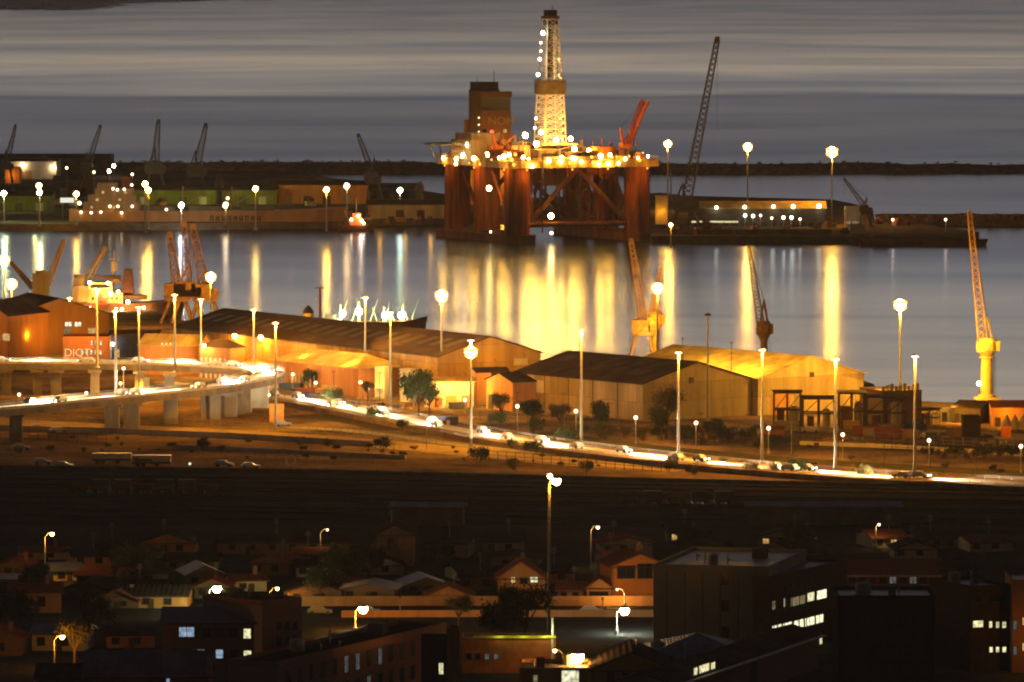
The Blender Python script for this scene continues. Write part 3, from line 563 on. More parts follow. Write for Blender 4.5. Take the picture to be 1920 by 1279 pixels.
for a in [(878, 272, None, 40, .95, E_SOD, 26000), (832, 297, -6.6, None, .7, E_SOD, 9000), (856, 298, -6.6, None, .7, E_SOD, 9000), (889, 297, -6.6, None, .8, E_SOD, 12000), (868, 290, None, 36, .5, E_WHT), (945, 294, -5, None, .8, E_SOD, 16000), (955, 290, -4, None, .6, E_SOD),
          (985, 254, None, 18, 1.0, E_SOD, 24000), (1015, 248, None, 18.5, .8, E_SOD, 16000), (1006, 270, None, 12, 1.0, E_SOD, 26000), (1043, 262, None, 17, .8, E_SOD, 14000), (1070, 260, None, 18, .8, E_SOD, 16000), (1077, 279, None, 8, .9, E_SOD, 18000), (1105, 283, None, 4, .9, E_SOD, 20000), (1126, 293, None, -3, .9, E_SOD, 16000),
          (1029, 301, None, -7, .7, E_SOD, 9000), (1052, 302, None, -7, .6, E_SOD, 7000), (1073, 296, None, -5, .6, E_SOD, 8000), (1090, 303, None, -7, .5, E_SOD, 6000), (1123, 308, None, -7, .5, E_SOD, 5000), (1141, 307, None, -7, .6, E_SOD, 7000), (998, 312, None, -7.2, .6, E_SOD, 6000), (1160, 306, None, -7, .4, E_SOD), (1196, 296, None, -6, .4, E_SOD, 4000), (1215, 293, None, -3, .4, E_WHT),
          (917, 353, -6.4, None, .9, E_SOD, 2500), (1033, 405, None, 1.5, 1.0, E_SOD, 4000), (1034, 437, None, -1, .55, E_PALE), (920, 435, -6.8, None, .35, E_PALE), (1018, 62, None, 24, .8, E_DRK, 1200, WHT), (1014, 80, None, 24, .4, E_DRK), (1014, 96, None, 24, .4, E_DRK), (1012, 111, None, 24, .6, E_DRK, 1200, WHT), (1009, 140, None, 23, .7, E_DRK, 1800, WARM), (1005, 222, None, 22, .45, E_DRK, 1500, WARM), (1003, 240, None, 21, .45, E_DRK, 1500, WARM)]:
    rlamp(*a)
for k in range(46): rlamp(R.uniform(836, 1208), R.uniform(286, 310), None, -6.8 if k % 2 else R.uniform(0, 12), R.uniform(.3, .7), E_AMB if k % 3 else E_SOD)  # random lamps added to imitate the golden glare along the deck
for u, v in ((-6.5, 0), (-6.5, 29), (-6.5, V1), (0, -8), (U1, -8), (20, -8.5), (36, -8.5)):   # floods added at the deck edge to make the leg tops glow
    m = MB(); m.ball((u, v - 1.2, 29.6), .35, 8, 5); obj('deck_lamp', m, E_AMB, rig); light(rig, (u - (2.5 if u < 0 else 0), v - 3.2, 28.6), 2600, SOD, .4)
for z, pw in ((41, 7000), (50, 3500), (56.5, 2000), (67, 2200), (73, 1300), (80, 900)): light(rig, (DU + 2, DV - 1, z), pw, (1, .62, .2), .4)
# ================================================================== behind the rig: tower block
def box_on(name, label, cat, xl, xr, Y, ytop, depth, zb=Z0, ang=0.0, wall=CONC, group=None, yridge=None, axis='x', roof=ROOFD, skew=0.0):
    a, b = D(xl, 400, Y), D(xr, 400, Y); A = Vector((a.x, Y, zb)); Wd = b.x - a.x
    B = A + Vector((math.cos(ang), math.sin(ang), 0)) * (Wd / max(.2, math.cos(ang))); e = zt((xl + xr) / 2, ytop, Y) - zb
    rg = None if yridge is None else zt((xl + xr) / 2, yridge, Y + (0 if axis == 'y' else depth / 2)) - zb
    return Bld(name, label, cat, A, B, depth, e, rg, axis=axis, wall=wall, roof=roof, group=group, skew=skew)
TB = mat('brown_tower_render', (.34, .2, .09), .85, 0, .12, .4, streak=True)
tb = box_on('tower_block', 'tall stepped brown tower block rising behind the rig deck', 'tower', 879, 937, 2790, 172, 14, wall=TB)
s_ = (2790) / F
tb.panel('stair_tower', -2.2, 0, -.05, (290 - 238) * s_ + 0 + 26, TB, 'f', -6, 0)
m = MB(); w_, h_ = tb.w, tb.h
m.b2(5.2, -6, 0, w_ + 5.2, -.01, 43.2); m.b2(4.6, -6.4, 49.2, w_ + 5.6, -.01, 51.6); obj('wing', m, TB, tb.o)
m = MB(); m.b2(5.6, -5.7, 43.2, w_ + 4.9, -.01, 49.2); obj('recessed_gallery', m, GLASS, tb.o)
m = MB(); m.b2(0.6, 2, h_ + .3, w_ - .6, 10, h_ + 4.4); m.bar((w_ - 2.6, 4, h_ + 4.4), (w_ - 2.6, 4, h_ + 9.5), .18); m.bar((4, 4, h_ + 4.4), (4, 4, h_ + 7), .12); obj('plant_room', m, CONCD, tb.o)
for i in range(4):
    for j in range(6):
        if (i * 7 + j * 5) % 3 == 0: continue
        u = 6.4 + i * 3.1; z = 8 + j * 5; tb.panel('window', u, z, u + 1.6, z + 1.5, [W_DIM, GLASS, W_WRM, GLASS][(i + j * 3) % 4], 'f', 6.003, 6.1)
tb.panel('window', 15.5, 26, 17.4, 28, W_YEL, 'f', 6.003, 6.1); tb.panel('window', 12, 25.5, 13.6, 27, W_YEL, 'f', 6.003, 6.1)
def lettering(txt, parent, loc, size, mt, rz=0.0, name='lettering'):
    c = bpy.data.curves.new(name, 'FONT'); c.body = txt; c.size = size; c.extrude = .05; c.materials.append(mt); o = bpy.data.objects.new(name, c); COL.objects.link(o)
    
    dg = bpy.context.evaluated_depsgraph_get(); ms = bpy.data.meshes.new_from_object(o.evaluated_get(dg)); COL.objects.unlink(o); bpy.data.objects.remove(o)
    if not ms.materials: ms.materials.append(mt)
    o = bpy.data.objects.new(name, ms); COL.objects.link(o); o.parent = parent; o.location = loc; o.rotation_euler = (math.pi / 2, 0, rz); return o
lettering('NOM', tb.o, (8.6, -6.12, 36.6), 5.2, mat('pale_pink_letters', (.7, .5, .42), .6))
m = MB(); m.ball((10.6, -6.6, 33.2), .8); obj('beacon', m, E_RED, tb.o)
for k in range(9): m = MB(); m.ball((4.6, -.5, 14 + k * 3.2), .38, 6, 4); obj('stair_light', m, em('stair_glow', (1, .8, .4), 3), tb.o)
light(tb.o, (w_ + 2, -16, 16), 16000, SOD, .6); light(tb.o, (-3, -10, 12), 9000, SOD, .6)

# ================================================================== far left quay
A_ = 'on the far quay'
wh = box_on('warehouse', 'pale floodlit warehouse high at the far left of the quay', 'warehouse', 8, 106, 3120, 303, 30, wall=CREAM, yridge=299, roof=ROOFD)
for k in range(3): wh.panel('loading_door', 3 + k * 4, 0, 6 + k * 4, 4.4, OCHRE, 'f')
for px, py in ((43, 309), (101, 313)):
    u, z = wh.uv(px, py); m = MB(); m.ball((u, -1.2, z), .6); obj('wall_lamp', m, E_WARM, wh.o); light(wh.o, (u, -2.4, z - .6), 800, (1, .7, .4), .4)
hut = box_on('gatehouse', 'small orange-lit gatehouse in front of the pale warehouse', 'hut', 10, 38, 3060, 316, 8, wall=OCHRE); light(hut.o, (3, -3, 4), 900, SOD)
lr = box_on('shed', 'long dark roofed shed on the skyline behind the left quay', 'shed', -40, 205, 3180, 296, 40, wall=CONCD, yridge=289, roof=ROOFD)
dm = thing('dome_shed', 'wide shed with a low curved roof behind the moored ship', 'shed', Vector((D(555, 330, 2900).x, 2900, Z0)))
m = MB(); hw = 22.5; prof = [(-hw, 0)] + [(hw * math.sin(t * math.pi / 20 - math.pi / 2) * 1.0, 3 + 5.2 * math.cos((t - 10) * math.pi / 20)) for t in range(21)] + [(hw, 0)]
np_ = len(prof); vs = [(x, y, z) for y in (0, 40) for x, z in prof]; m.add(vs, [tuple(range(np_)), tuple(range(2 * np_ - 1, np_ - 1, -1))] + [(i, i + np_, i + 1 + np_, i + 1) for i in range(np_ - 1)]); obj('curved_roof', m, mat('grey_brown_sheet', (.2, .15, .1), .7, 0, .2, .3), dm)
m = MB(); m.b2(-hw - 7, -3, 0, -6, -.2, 3.6); m.b2(-hw - 7.4, -3.4, 3.6, -5.6, -.1, 4.1); obj('lean_to', m, mat('green_sheet', (.2, .24, .1), .7), dm)
for k in range(8): m = MB(); m.b2(-hw - 6.5 + k * 2.6, -3.06, .6, -hw - 5 + k * 2.6, -3.01, 2.6); obj('door', m, DARKST, dm)
GRN = ribbed('green_shed_cladding', (.13, .14, .03), 1.0)
sheds = [('long green-walled transit shed lit behind the ship funnel', 250, 520, 2790, 357, 20, GRN, 1, 12000), ('green-lit shed wall at the far left edge of the quay', -60, 96, 2720, 368, 22, GRN, 1, 4500), ('low brown shed between the ship bow and the leaning jib', 520, 690, 2800, 347, 16, OCHRE, 0, 1400), ('long low quay store left of the rig', 690, 832, 2640, 384, 12, CONC, 0, 2500), ('flat store standing behind the orange tug', 560, 780, 2860, 352, 18, CONCD, 0, 0), ('dark transit shed between white warehouse and ship', 100, 250, 2900, 338, 22, CONCD, 0, 0)]
for lb, xl, xr, Y, yt_, dp, wm, g_, pw in sheds:
    b = box_on('transit_shed', lb, 'shed', xl, xr, Y, yt_, dp, wall=wm, yridge=yt_ - 8, roof=ROOFD, group='transit sheds of the far quay')
    nb = int(b.w / 9)
    for k in range(nb): b.panel('sliding_door', 3 + k * 9, 0, 6.4 + k * 9, 3.6, DARKST if k % 3 else CONC, 'f')
    if pw:
        for k in range(3): light(b.o, (b.w * (k + .5) / 3, -16, 9), pw / 2, (.95, .9, .2) if g_ else SOD, .6)
# cranes with leaning jibs on the skyline
def jib_crane(label, base, Y, foot, tip, w, legs=True, name='harbour_crane', mt=None, group='dark harbour cranes', cab=None, zb=Z0, rr=.2, nseg=14, hang=True):
    mt = mt or CRANEG; b = D(base[0], base[1], Y); t = thing(name, label, 'crane', (b.x, Y, zb), 0, group); g = lambda p: D(p[0], p[1], Y) - Vector((b.x, Y, zb)); f_, q = g(foot), g(tip)
    if legs:
        m = MB(); k = w * 1.6
        for sx in (-1, 1):
            for sy in (-1, 1): m.bar((sx * k, sy * k, 0), (sx * k * .45 + f_.x * .5, sy * k * .45, f_.z * .72), rr * 2.2, 6); 
            m.bar((sx * k, -k, 1), (sx * k, k, 1), rr * 1.5, 5); m.bar((sx * k * .7, -k * .7, f_.z * .36), (sx * k * .7, k * .7, f_.z * .36), rr * 1.5, 5)
        m.box((f_.x * .5, 0, f_.z * .72), (k * 1.5, k * 1.5, .8)); obj('portal', m, mt, t)
        m = MB(); m.box((f_.x * .7 - w * .3, 0, f_.z * .72 + w * .75 + .4), (w * 2.2, w * 1.7, w * 1.5)); m.box((f_.x * .7 + w, -w * .5, f_.z * .72 + w * .6), (w * .8, w * .7, w)); obj('cab', m, cab or mt, t)
        m = MB(); m.bar((f_.x * .6, 0, f_.z * .72 + w), (f_.x * .6 - (q.x - f_.x) * .1, 0, f_.z + w * 2.2), rr * 1.8, 5); m.bar((f_.x * .6 - w, 0, f_.z * .72 + w), (f_.x * .6 - (q.x - f_.x) * .1, 0, f_.z + w * 2.2), rr * 1.4, 5); obj('mast_frame', m, mt, t)
    m = MB(); m.lattice(f_, q, w, w * .45, nseg, rr); obj('jib', m, mt, t)
    m = MB(); m.box(q, (w * .5, w * .5, w * .6)); obj('jib_head', m, mt, t)
    if hang:
        m = MB(); top = Vector((f_.x * .6 - (q.x - f_.x) * .1, 0, f_.z + w * 2.2)) if legs else f_; m.bar(top, q, .07, 4); m.bar(q, (q.x, q.y, q.z - (q.z - f_.z) * .55), .06, 4); obj('cable', m, DARKST, t)
    return t
for lb, bs, Y, ft, tp, w_c in [('dark jib leaning right, leftmost crane on the skyline', (12, 330), 2950, (14, 300), (29, 236), 2.2), ('dark jib leaning right above the white warehouse roof end', (164, 335), 2900, (166, 308), (188, 237), 2.6),
                              ('tallest skyline crane, upright jib on an A-shaped frame', (292, 350), 2850, (291, 305), (297, 228), 3.4), ('thick jib leaning right, behind the green shed', (369, 335), 2880, (369, 312), (386, 235), 3.4), ('crane left of the rig whose jib leans left', (704, 390), 2720, (697, 322), (672, 254), 2.8)]:
    jib_crane(lb, bs, Y, ft, tp, w_c)
for lb, px, yt_, Y, zb_ in [('slim dark column standing before the green shed', 411, 326, 2700, Z0), ('stocky dark bollard column on the rocks left of the rig', 787, 340, 2760, Z0)]:
    b = D(px, 380, Y); h = zt(px, yt_, Y) - Z0; m = MB(); m.lathe((0, 0, 0), [(1.6, 0), (1.3, h * .6), (2.2, h * .65), (1.8, h * .85), (.4, h)], 10); m.v = [(x + b.x, y + Y, z + Z0) for x, y, z in m.v]
    solo('column_beacon', m, CRANEG, lb, 'column', (b.x, Y, Z0))
jib_crane('very tall dark lattice boom leaning right beside the rig', (1284, 392), 2560, (1286, 384), (1345, 74), 4.0, rr=.3, nseg=30, name='crawler_crane', group='dark harbour cranes')
jib_crane('small dark derrick at the end of the pier, leaning left', (1622, 394), 2560, (1622, 388), (1583, 336), 1.8, rr=.2, nseg=9)

# ------------------------------------------------------------------ ships of the far quay
def hull_mb(L, Bm, Hh, bow=.18, flare=1.25, sheer=1.6, n=24):
    m = MB(); vs = []
    for i in range(n + 1):
        t = i / n; x = (t - .5) * L; k = 1.0
        if t > 1 - bow: k = max(.03, 1 - ((t - 1 + bow) / bow) ** 2)
        if t < .07: k = .75 + .25 * t / .07
        z1 = Hh + sheer * max(0, (t - .72) / .28) ** 2 + sheer * .4 * max(0, (.15 - t) / .15) ** 2; xo = 0 if t < 1 - bow else L * .025 * ((t - 1 + bow) / bow)
        for s in (-1, 1): vs += [(x, s * Bm / 2 * k * .85, -1.0), (x + xo * .4, s * Bm / 2 * k, Hh * .45), (x + xo, s * Bm / 2 * min(1, k * flare) , z1)]
    fs = []
    for i in range(n):
        a, b = i * 6, (i + 1) * 6
        fs += [(a, b, b + 1, a + 1), (a + 1, b + 1, b + 2, a + 2), (a + 4, b + 4, b + 3, a + 3), (a + 5, b + 5, b + 4, a + 4), (a + 2, b + 2, b + 5, a + 5)]
    fs += [(0, 1, 2, 5, 4, 3), tuple(n * 6 + k for k in (3, 4, 5, 2, 1, 0))]; return m.add(vs, fs)
TANH = mat('tan_brown_hull', (.38, .2, .085), .6, 0, .15, .35, streak=True); SUPER = mat('grimy_cream_superstructure', (.26, .18, .11), .6, 0, .3, .4, streak=True)
c0 = D(385, 430, 2606); sh1 = thing('cargo_ship', 'long tan cargo ship moored at the far quay left of the rig', 'ship', (c0.x, 2613, 0))
obj('hull', hull_mb(116, 14, 7.6), TANH, sh1)
m = MB(); m.b2(-57, -7.1, -.2, 57, -7.02, 1.1); obj('boot_topping', m, RUST, sh1)
m = MB(); m.b2(-52, -5.5, 7.5, -28, 5.5, 11.2); m.b2(-50, -5, 11.2, -30, 5, 14.4); m.b2(-47, -4.5, 14.4, -31, 4.5, 17); m.b2(-46, -6.5, 17, -38, 6.5, 19.3); ss = obj('superstructure', m, SUPER, sh1)
m = MB(); m.b2(-36, -2, 17, -32, 2, 22); m.bar((-42, 0, 19), (-42, 0, 29), .25); m.bar((-42, -2, 25), (-42, 2, 25), .12); obj('funnel', m, RUST, sh1)
for x in (-20, 0, 22):
    m = MB(); m.b2(x - 7, -4.5, 7.5, x + 7, 4.5, 9.2); m.b2(x - 7.3, -4.8, 9.2, x + 7.3, 4.8, 9.6); obj('hatch', m, CONCD, sh1)
for x in (-10, 11):
    m = MB(); m.bar((x, 0, 7.5), (x, 0, 18), .45, 8, .3); m.bar((x, 0, 9.5), (x + 8, -1, 14), .2); m.bar((x, 0, 17.6), (x + 8, -1, 14), .05, 4); obj('cargo_mast', m, SUPER, sh1)
for r_ in range(3):
    for k in range(8):
        if (k * 3 + r_ * 5) % 4: continue
        m = MB(); x = -49 + k * 2.4; m.b2(x, -5.6 + r_ * .5 - .05, 8.6 + r_ * 3.2, x + 1.1, -5.53 + r_ * .5, 9.6 + r_ * 3.2); obj('porthole', m, W_WRM, ss)
for i, (px, py) in enumerate(((149, 381), (152, 398), (171, 399), (189, 398), (206, 387), (221, 387), (248, 387), (228, 399), (312, 352 + 41), (212, 354), (220, 356), (233, 355), (247, 347))):
    q = D(px, py, 2606); m = MB(); m.ball(q - sh1.location, .55 if i else .8, 6, 4); obj('ship_lamp', m, em('ship_lamp_glow', (1, .72, .4), 7), sh1)
    if i in (1, 4, 7, 10): light(sh1, (q.x - sh1.location.x, q.y - sh1.location.y - 1, q.z - 1), 90, (1, .6, .2), .3)
m = MB()                                                 # the dark name letters on the side
for k in range(9): x = 2 + k * 2.5; m.b2(x, -7.2, 3.4, x + .5, -7.13, 5.6); m.b2(x + 1, -7.2, 3.4, x + 1.5, -7.13, 5.6); m.b2(x + .5, -7.2, 5.1 - (k % 3) * .7, x + 1, -7.13, 5.6 - (k % 3) * .7)
obj('lettering', m, mat('dark_hull_letters', (.08, .045, .03), .6), sh1)
tg = thing('tug', 'small orange tug with bright deck lamps at the ship bow', 'tug', (D(668, 420, 2580).x, 2580, 0))
obj('hull', hull_mb(15, 5.5, 2.6, .3), RUST, tg); m = MB(); m.b2(-3, -2, 2.5, 3, 2, 5.4); m.b2(-1.6, -1.6, 5.4, 2, 1.6, 7.8); obj('wheelhouse', m, mat('orange_red_paint', (.6, .17, .06), .5), tg)
m = MB(); m.bar((0, 0, 7.8), (0, 0, 14), .15); m.bar((-3, 0, 4), (-5, 0, 9), .12); obj('mast', m, WHITE, tg)
for x, y, z in ((1, -2.4, 6.6), (2.4, -2.4, 4.6), (3.2, -2.2, 3.6), (-2, -2.4, 5.2)):
    m = MB(); m.ball((x, y, z), .42, 6, 4); obj('deck_lamp', m, E_WARM, tg)
light(tg, (2, -4, 6), 2200, (1, .6, .3), .4)

# ------------------------------------------------------------------ lamps of the far quay
F_ = lambda *a, **k: flood_mast(*a, **k)
G1 = 'lamps of the far left quay'
for i, (px, py, h, pw, c, gl, lb) in enumerate([(7, 363, 12, 9000, MERC, E_MERC, 'greenish lamp at the far left edge of the far quay'), (73, 348, 17, 16000, SOD, E_SOD, 'upper orange lamp of the pair above the green shed end'), (74, 361, 13, 12000, MERC, E_MERC, 'lower green-white lamp of the pair above the green shed end'),
        (143, 364, 13, 14000, SOD, E_SOD, 'deep orange lamp over the stern of the cargo ship'), (272, 345, 20, 22000, SOD, E_SOD, 'upper lamp of the close pair beside the tallest crane'), (278, 357, 16, 18000, SOD, E_SOD, 'lower lamp of the close pair beside the tallest crane'), (340, 385, 8, 14000, WHT, E_WHT, 'white lamp low over the middle of the cargo ship'),
        (423, 385, 8, 2500, WARM, E_WARM, 'small warm lamp by the dark column on the quay'), (479, 354, 17, 8000, SOD, E_SOD, 'orange lamp over the fore hatch of the cargo ship'), (612, 356, 17, 26000, SOD, E_SOD, 'brightest orange lamp, over the bow of the cargo ship'), (650, 349, 16, 5000, SOD, E_WARM, 'lamp directly above the orange tug'), (750, 357, 11, 4000, MERC, E_MERC, 'lone greenish lamp between the tug and the rig')]):
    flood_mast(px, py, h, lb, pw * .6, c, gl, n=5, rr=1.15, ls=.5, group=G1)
G2 = 'small quay lamps on the skyline'
for px, py, gl, lb in [(213, 311, E_WHT, 'white lamp at the right end of the skyline shed'), (204, 321, E_MERC, 'green lamp below the white one at the shed end'), (125, 315, E_DIM, 'faint lamp right of the pale warehouse'), (176, 323, E_DIM, 'faint lamp left of the green one'), (248, 327, E_DIM, 'faint lamp behind the ship funnel'), (692, 331, E_WARM, 'small lamp at the foot of the left-leaning jib'), (233, 347, E_DIM, 'small lamp above the ship bridge'), (427, 372, E_DIM, 'bluish hut lamp right of the dark column')]:
    q = P(px, py, Z0 + 14); t = thing('quay_lamp', lb, 'street lamp', (q.x, q.y, Z0), 0, G2); m = MB(); m.bar((0, 0, 0), (0, 0, 13.6), .16, 6); obj('pole', m, STEEL, t); m = MB(); m.ball((0, 0, 14), .75 if gl not in (E_DIM,) else .6, 8, 5); obj('lamp_head', m, gl, t)
m = MB(); q = D(118, 380, 2600)                         # lit white signboard over the stern
t = thing('lit_sign', 'bright white oblong sign behind the ship stern', 'sign', (q.x, 2625, Z0)); m.b2(-3.0, 0, q.z - Z0 - 1.0, 3.0, .3, q.z - Z0 + 1.1); obj('sign_board', m, em('sign_glow', (.95, .95, .8), .9), t); 
for x_ in (-2, 2): m = MB(); m.bar((x_, .15, 0), (x_, .15, q.z - Z0 - 1), .15); obj('post', m, STEEL, t)

# ================================================================== right pier
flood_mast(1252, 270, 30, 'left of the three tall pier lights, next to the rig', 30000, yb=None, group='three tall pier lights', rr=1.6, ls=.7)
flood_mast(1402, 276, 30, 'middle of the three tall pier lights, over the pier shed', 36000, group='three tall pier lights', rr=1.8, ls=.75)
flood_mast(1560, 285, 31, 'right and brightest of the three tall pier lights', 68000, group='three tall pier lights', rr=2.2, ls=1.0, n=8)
pole = P(1258, 378, Z0); t = thing('pole', 'bare pale pole beside the left pier light', 'pole', pole); m = MB(); m.bar((0, 0, 0), (0, 0, zt(1258, 318, pole.y) - Z0), .35, 8, .2); obj('pole_shaft', m, STEEL, t)
ps = box_on('pier_shed', 'long low shed with a lit roof edge and lamps along the pier', 'shed', 1292, 1548, 2560, 391, 14, wall=CONCD, yridge=378, roof=ROOFY)
ps.panel('lit_gallery', 1, 1.6, ps.w * .36, 2.3, W_YEL, 'f', .003, .05)
for k in range(14): ps.panel('shed_door', 2 + k * 4, 0, 4.4 + k * 4, 1.5, DARKST, 'f')
for i, (px, py, r_) in enumerate(((1343, 389, .75), (1396, 388, .75), (1450, 387, .75), (1487, 387, .85), (1535, 386, .95))):
    u, z = ps.uv(px, py); m = MB(); m.ball((u, -1.6, z), r_); obj('wall_lamp', m, E_PALE, ps.o); light(ps.o, (u, -3, z - .5), 150, (1, .8, .4), .4)
yh_ = box_on('pier_house', 'yellow-lit small house at the rig end of the pier', 'house', 1229, 1252, 2580, 371, 6, wall=CREAM); light(yh_.o, (2, -3, 5), 900, SOD)
t2 = box_on('pier_hut', 'grey hut with pale lit front right of the pier shed', 'hut', 1585, 1618, 2560, 391, 5, wall=WHITE); t2.panel('window', .6, 1, 2.2, 2.2, W_DIM); t2.panel('window', 3, 1, 5.5, 2.2, W_DIM)
bx = box_on('pier_hut', 'low white hut on the pier edge near its right end', 'hut', 1594, 1622, 2490, 424, 5, wall=CREAM)
hb = box_on('pier_wall', 'dark quay wall block along the pier front', 'wall', 1250, 1560, 2485, 434, 3, wall=CONCD)
m = MB(); q = P(1770, 424, Z0)
for px, py, gl, lb in [(1397, 404, E_PALE, 'white lamp low on the pier, leftmost of the lower row'), (1412, 405, E_PALE, 'white lamp low on the pier, second of the lower row'), (1426, 404, E_DIM, 'dim lamp low on the pier, third of the lower row'), (1469, 408, E_PALE, 'left white lamp of the bright low pair on the pier'), (1484, 408, E_PALE, 'right white lamp of the bright low pair on the pier'), (1447, 409, E_DIM, 'orange lamp left of the bright low pair'), (1500, 411, E_DIM, 'dim lamp right of the bright low pair'), (1674, 412, E_DIM, 'small pinkish lamp on the outer pier'), (1773, 412, E_DIM, 'small pink lamp nearest the pier head, over its own reflection')]:
    q = P(px, py, Z0 + 5); t = thing('pier_lamp', lb, 'street lamp', (q.x, q.y, Z0), 0, 'low lamps along the pier'); m = MB(); m.bar((0, 0, 0), (0, 0, 4.7), .14, 6); obj('pole', m, STEEL, t); m = MB(); m.ball((0, 0, 5), .7 if gl is E_PALE else .5, 8, 5); obj('lamp_head', m, gl, t)
    light(t, (0, -1, 4.3), 250 if gl is E_PALE else 200, WHT if gl is E_PALE else (1, .6, .35), .4)
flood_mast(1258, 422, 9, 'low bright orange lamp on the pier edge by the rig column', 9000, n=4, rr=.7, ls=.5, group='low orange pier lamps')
for i in range(26):                                      # stacks of gear along the pier
    px = R.uniform(1260, 1720); py = R.uniform(408, 440) if px < 1600 else R.uniform(416, 424); q = P(px, py, Z0); s = R.uniform(1.2, 3.2); t = thing('gear_stack', 'dark stack of gear and crates lying about the pier', 'crates', q, R.random(), 'stacks of gear on the pier')
    m = MB(); m.b2(-s, -s * .6, 0, s, s * .6, s * .7); m.b2(-s * .6, -s * .5, s * .7, s * .3, s * .4, s * 1.1); obj('crate', m, [CONCD, RUST, OCHRE][i % 3], t)
    m = MB(); m.b2(s * 1.05, -s * .4, 0, s * 1.7, s * .4, s * .5); obj('pallet', m, BARK, t)
bg_ = thing('barge', 'low dark barge moored in front of the pier, right end', 'barge', (D(1730, 452, 2452).x, 2452, 0)); m = MB(); obj('hull', hull_mb(50, 9, 2.2, .1, 1.1, .5), RUST, bg_); m = MB(); m.b2(-20, -3, 2.2, -14, 3, 4.2); m.b2(18, -2, 2.2, 19, 2, 3.4); obj('deck_house', m, CONCD, bg_)

for i in range(34):                                      # dock clutter of the far left quay
    px = R.uniform(-10, 820); py = R.uniform(408, 420) if px > 640 else R.uniform(372, 388); q = P(px, py, Z0); s = R.uniform(1.2, 2.8); z = 0 if px > 640 else 1
    t = thing('gear_stack', ['stack of dock gear on the quay between the tug and the rig', 'stack of dock gear behind the moored tan ship'][z], 'crates', q, R.random(), ['dock gear left of the rig', 'dock gear behind the tan ship'][z]); m = MB(); m.b2(-s, -s * .6, 0, s, s * .6, s * .9); obj('crate', m, [CONC, RUST, OCHRE, CREAM][i % 4], t)
    m = MB(); m.b2(-s * .5, -s * .5, s * .9, s * .6, s * .4, s * 1.5); obj('upper_crate', m, [OCHRE, CONCD, RUST][i % 3], t)
# ================================================================== near quay: ships and cranes behind the sheds
c0 = D(150, 596, 1945); cs_ = thing('freighter', 'yellow-lit freighter with two deck cranes berthed behind the left sheds', 'ship', (c0.x, 1945, 0))
cl = lambda px, py: D(px, py, 1945) - Vector((c0.x, 1945, 0))
obj('hull', hull_mb(64, 10, 5.2), RUST, cs_)
YS = mat('yellow_grimy_paint', (.6, .42, .16), .6, 0, .3, .4, (.3, .18, .07), streak=True)
def px_box(mb, x0, y0, x1, y1, f=cl, d0=-3, d1=3):
    a, b = f(x0, y1), f(x1, y0); mb.b2(a.x, d0, a.z, b.x, d1, b.z)
m = MB(); px_box(m, 138, 535, 178, 592, d0=-4, d1=4); px_box(m, 166, 548, 232, 592, d0=-4.5, d1=4.5); px_box(m, 168, 528, 212, 546, d0=-5, d1=4); px_box(m, 166, 545, 214, 549, d0=-5.4, d1=4.6); su = obj('superstructure', m, YS, cs_)
for r_ in range(3):
    for k in range(6): m = MB(); px_box(m, 174 + k * 9, 556 + r_ * 11, 178 + k * 9, 561 + r_ * 11, d0=-4.62, d1=-4.55); obj('porthole', m, W_WRM if (k + r_) % 3 else GLASS, su)
m = MB(); px_box(m, 172, 532, 208, 538, d0=-5.06, d1=-5.01); obj('bridge_window', m, GLASS, su)
m = MB(); m.add([cl(225, 552) + Vector((0, y, 0)) for y in (-2, 2)] + [cl(252, 552) + Vector((0, y, 0)) for y in (-2, 2)] + [cl(234, 503) + Vector((0, y, 0)) for y in (-1.4, 1.4)] + [cl(248, 505) + Vector((0, y, 0)) for y in (-1.4, 1.4)], [(0, 1, 5, 4), (2, 6, 7, 3), (0, 4, 6, 2), (1, 3, 7, 5), (4, 5, 7, 6), (0, 2, 3, 1)]); obj('funnel', m, mat('dark_red_funnel', (.13, .05, .035), .6), cs_)
m = MB(); px_box(m, 232, 553, 276, 560); obj('aft_deck', m, mat('brown_deckhouse', (.2, .11, .05), .7), cs_); m = MB(); px_box(m, 206, 522, 226, 530); px_box(m, 176, 517, 226, 522.3, d0=-2, d1=2); obj('bridge_wing', m, mat('brown_deckhouse', (.2, .11, .05), .7), cs_)
lb_ = cl(194, 564); m = MB(); m.lathe((0, 0, 0), [(.2, -2.3), (1.0, -1.4), (1.2, 0), (1.0, 1.4), (.2, 2.3)], 10); m.v = [(z + lb_.x, y - 5.6, x + lb_.z) for x, y, z in m.v]; obj('lifeboat', m, mat('red_orange_lifeboat', (.62, .1, .04), .4), cs_)
for k, (bx_, by, tx, ty, w_) in enumerate(((88, 535, 120, 452, 2.2), (62, 540, 22, 494, 1.6), (160, 530, 197, 464, 2.6))):
    b0, t0 = cl(bx_, by), cl(tx, ty); m = MB(); m.lattice(b0, t0, w_, w_ * .5, 9, .22)
    for s in (-1, 1): m.bar((b0.x, s * w_ * .3, b0.z), (t0.x, s * w_ * .18, t0.z), .42, 6)
    m.box(t0, (1.2, 1.2, 1.2)); obj('derrick_boom', m, YS, cs_)
for x0, y0, x1, y1 in ((62, 512, 92, 590), (140, 520, 158, 560)):
    m = MB(); px_box(m, x0, y0, x1, y1, d0=-2.4, d1=2.4); a = cl((x0 + x1) / 2, y0); m.lathe(a, [(1.8, 0), (1.8, .9)], 10); obj('crane_post', m, YS, cs_)
m = MB(); a = cl(214, 520); b = cl(214, 470); m.bar(a, b, .4, 6, .2); m.bar(cl(205, 486), cl(223, 486), .14); m.bar(cl(208, 498), cl(220, 498), .12); m.box(cl(214, 500), (1.8, 1.8, 3)); obj('radar_mast', m, YS, cs_)
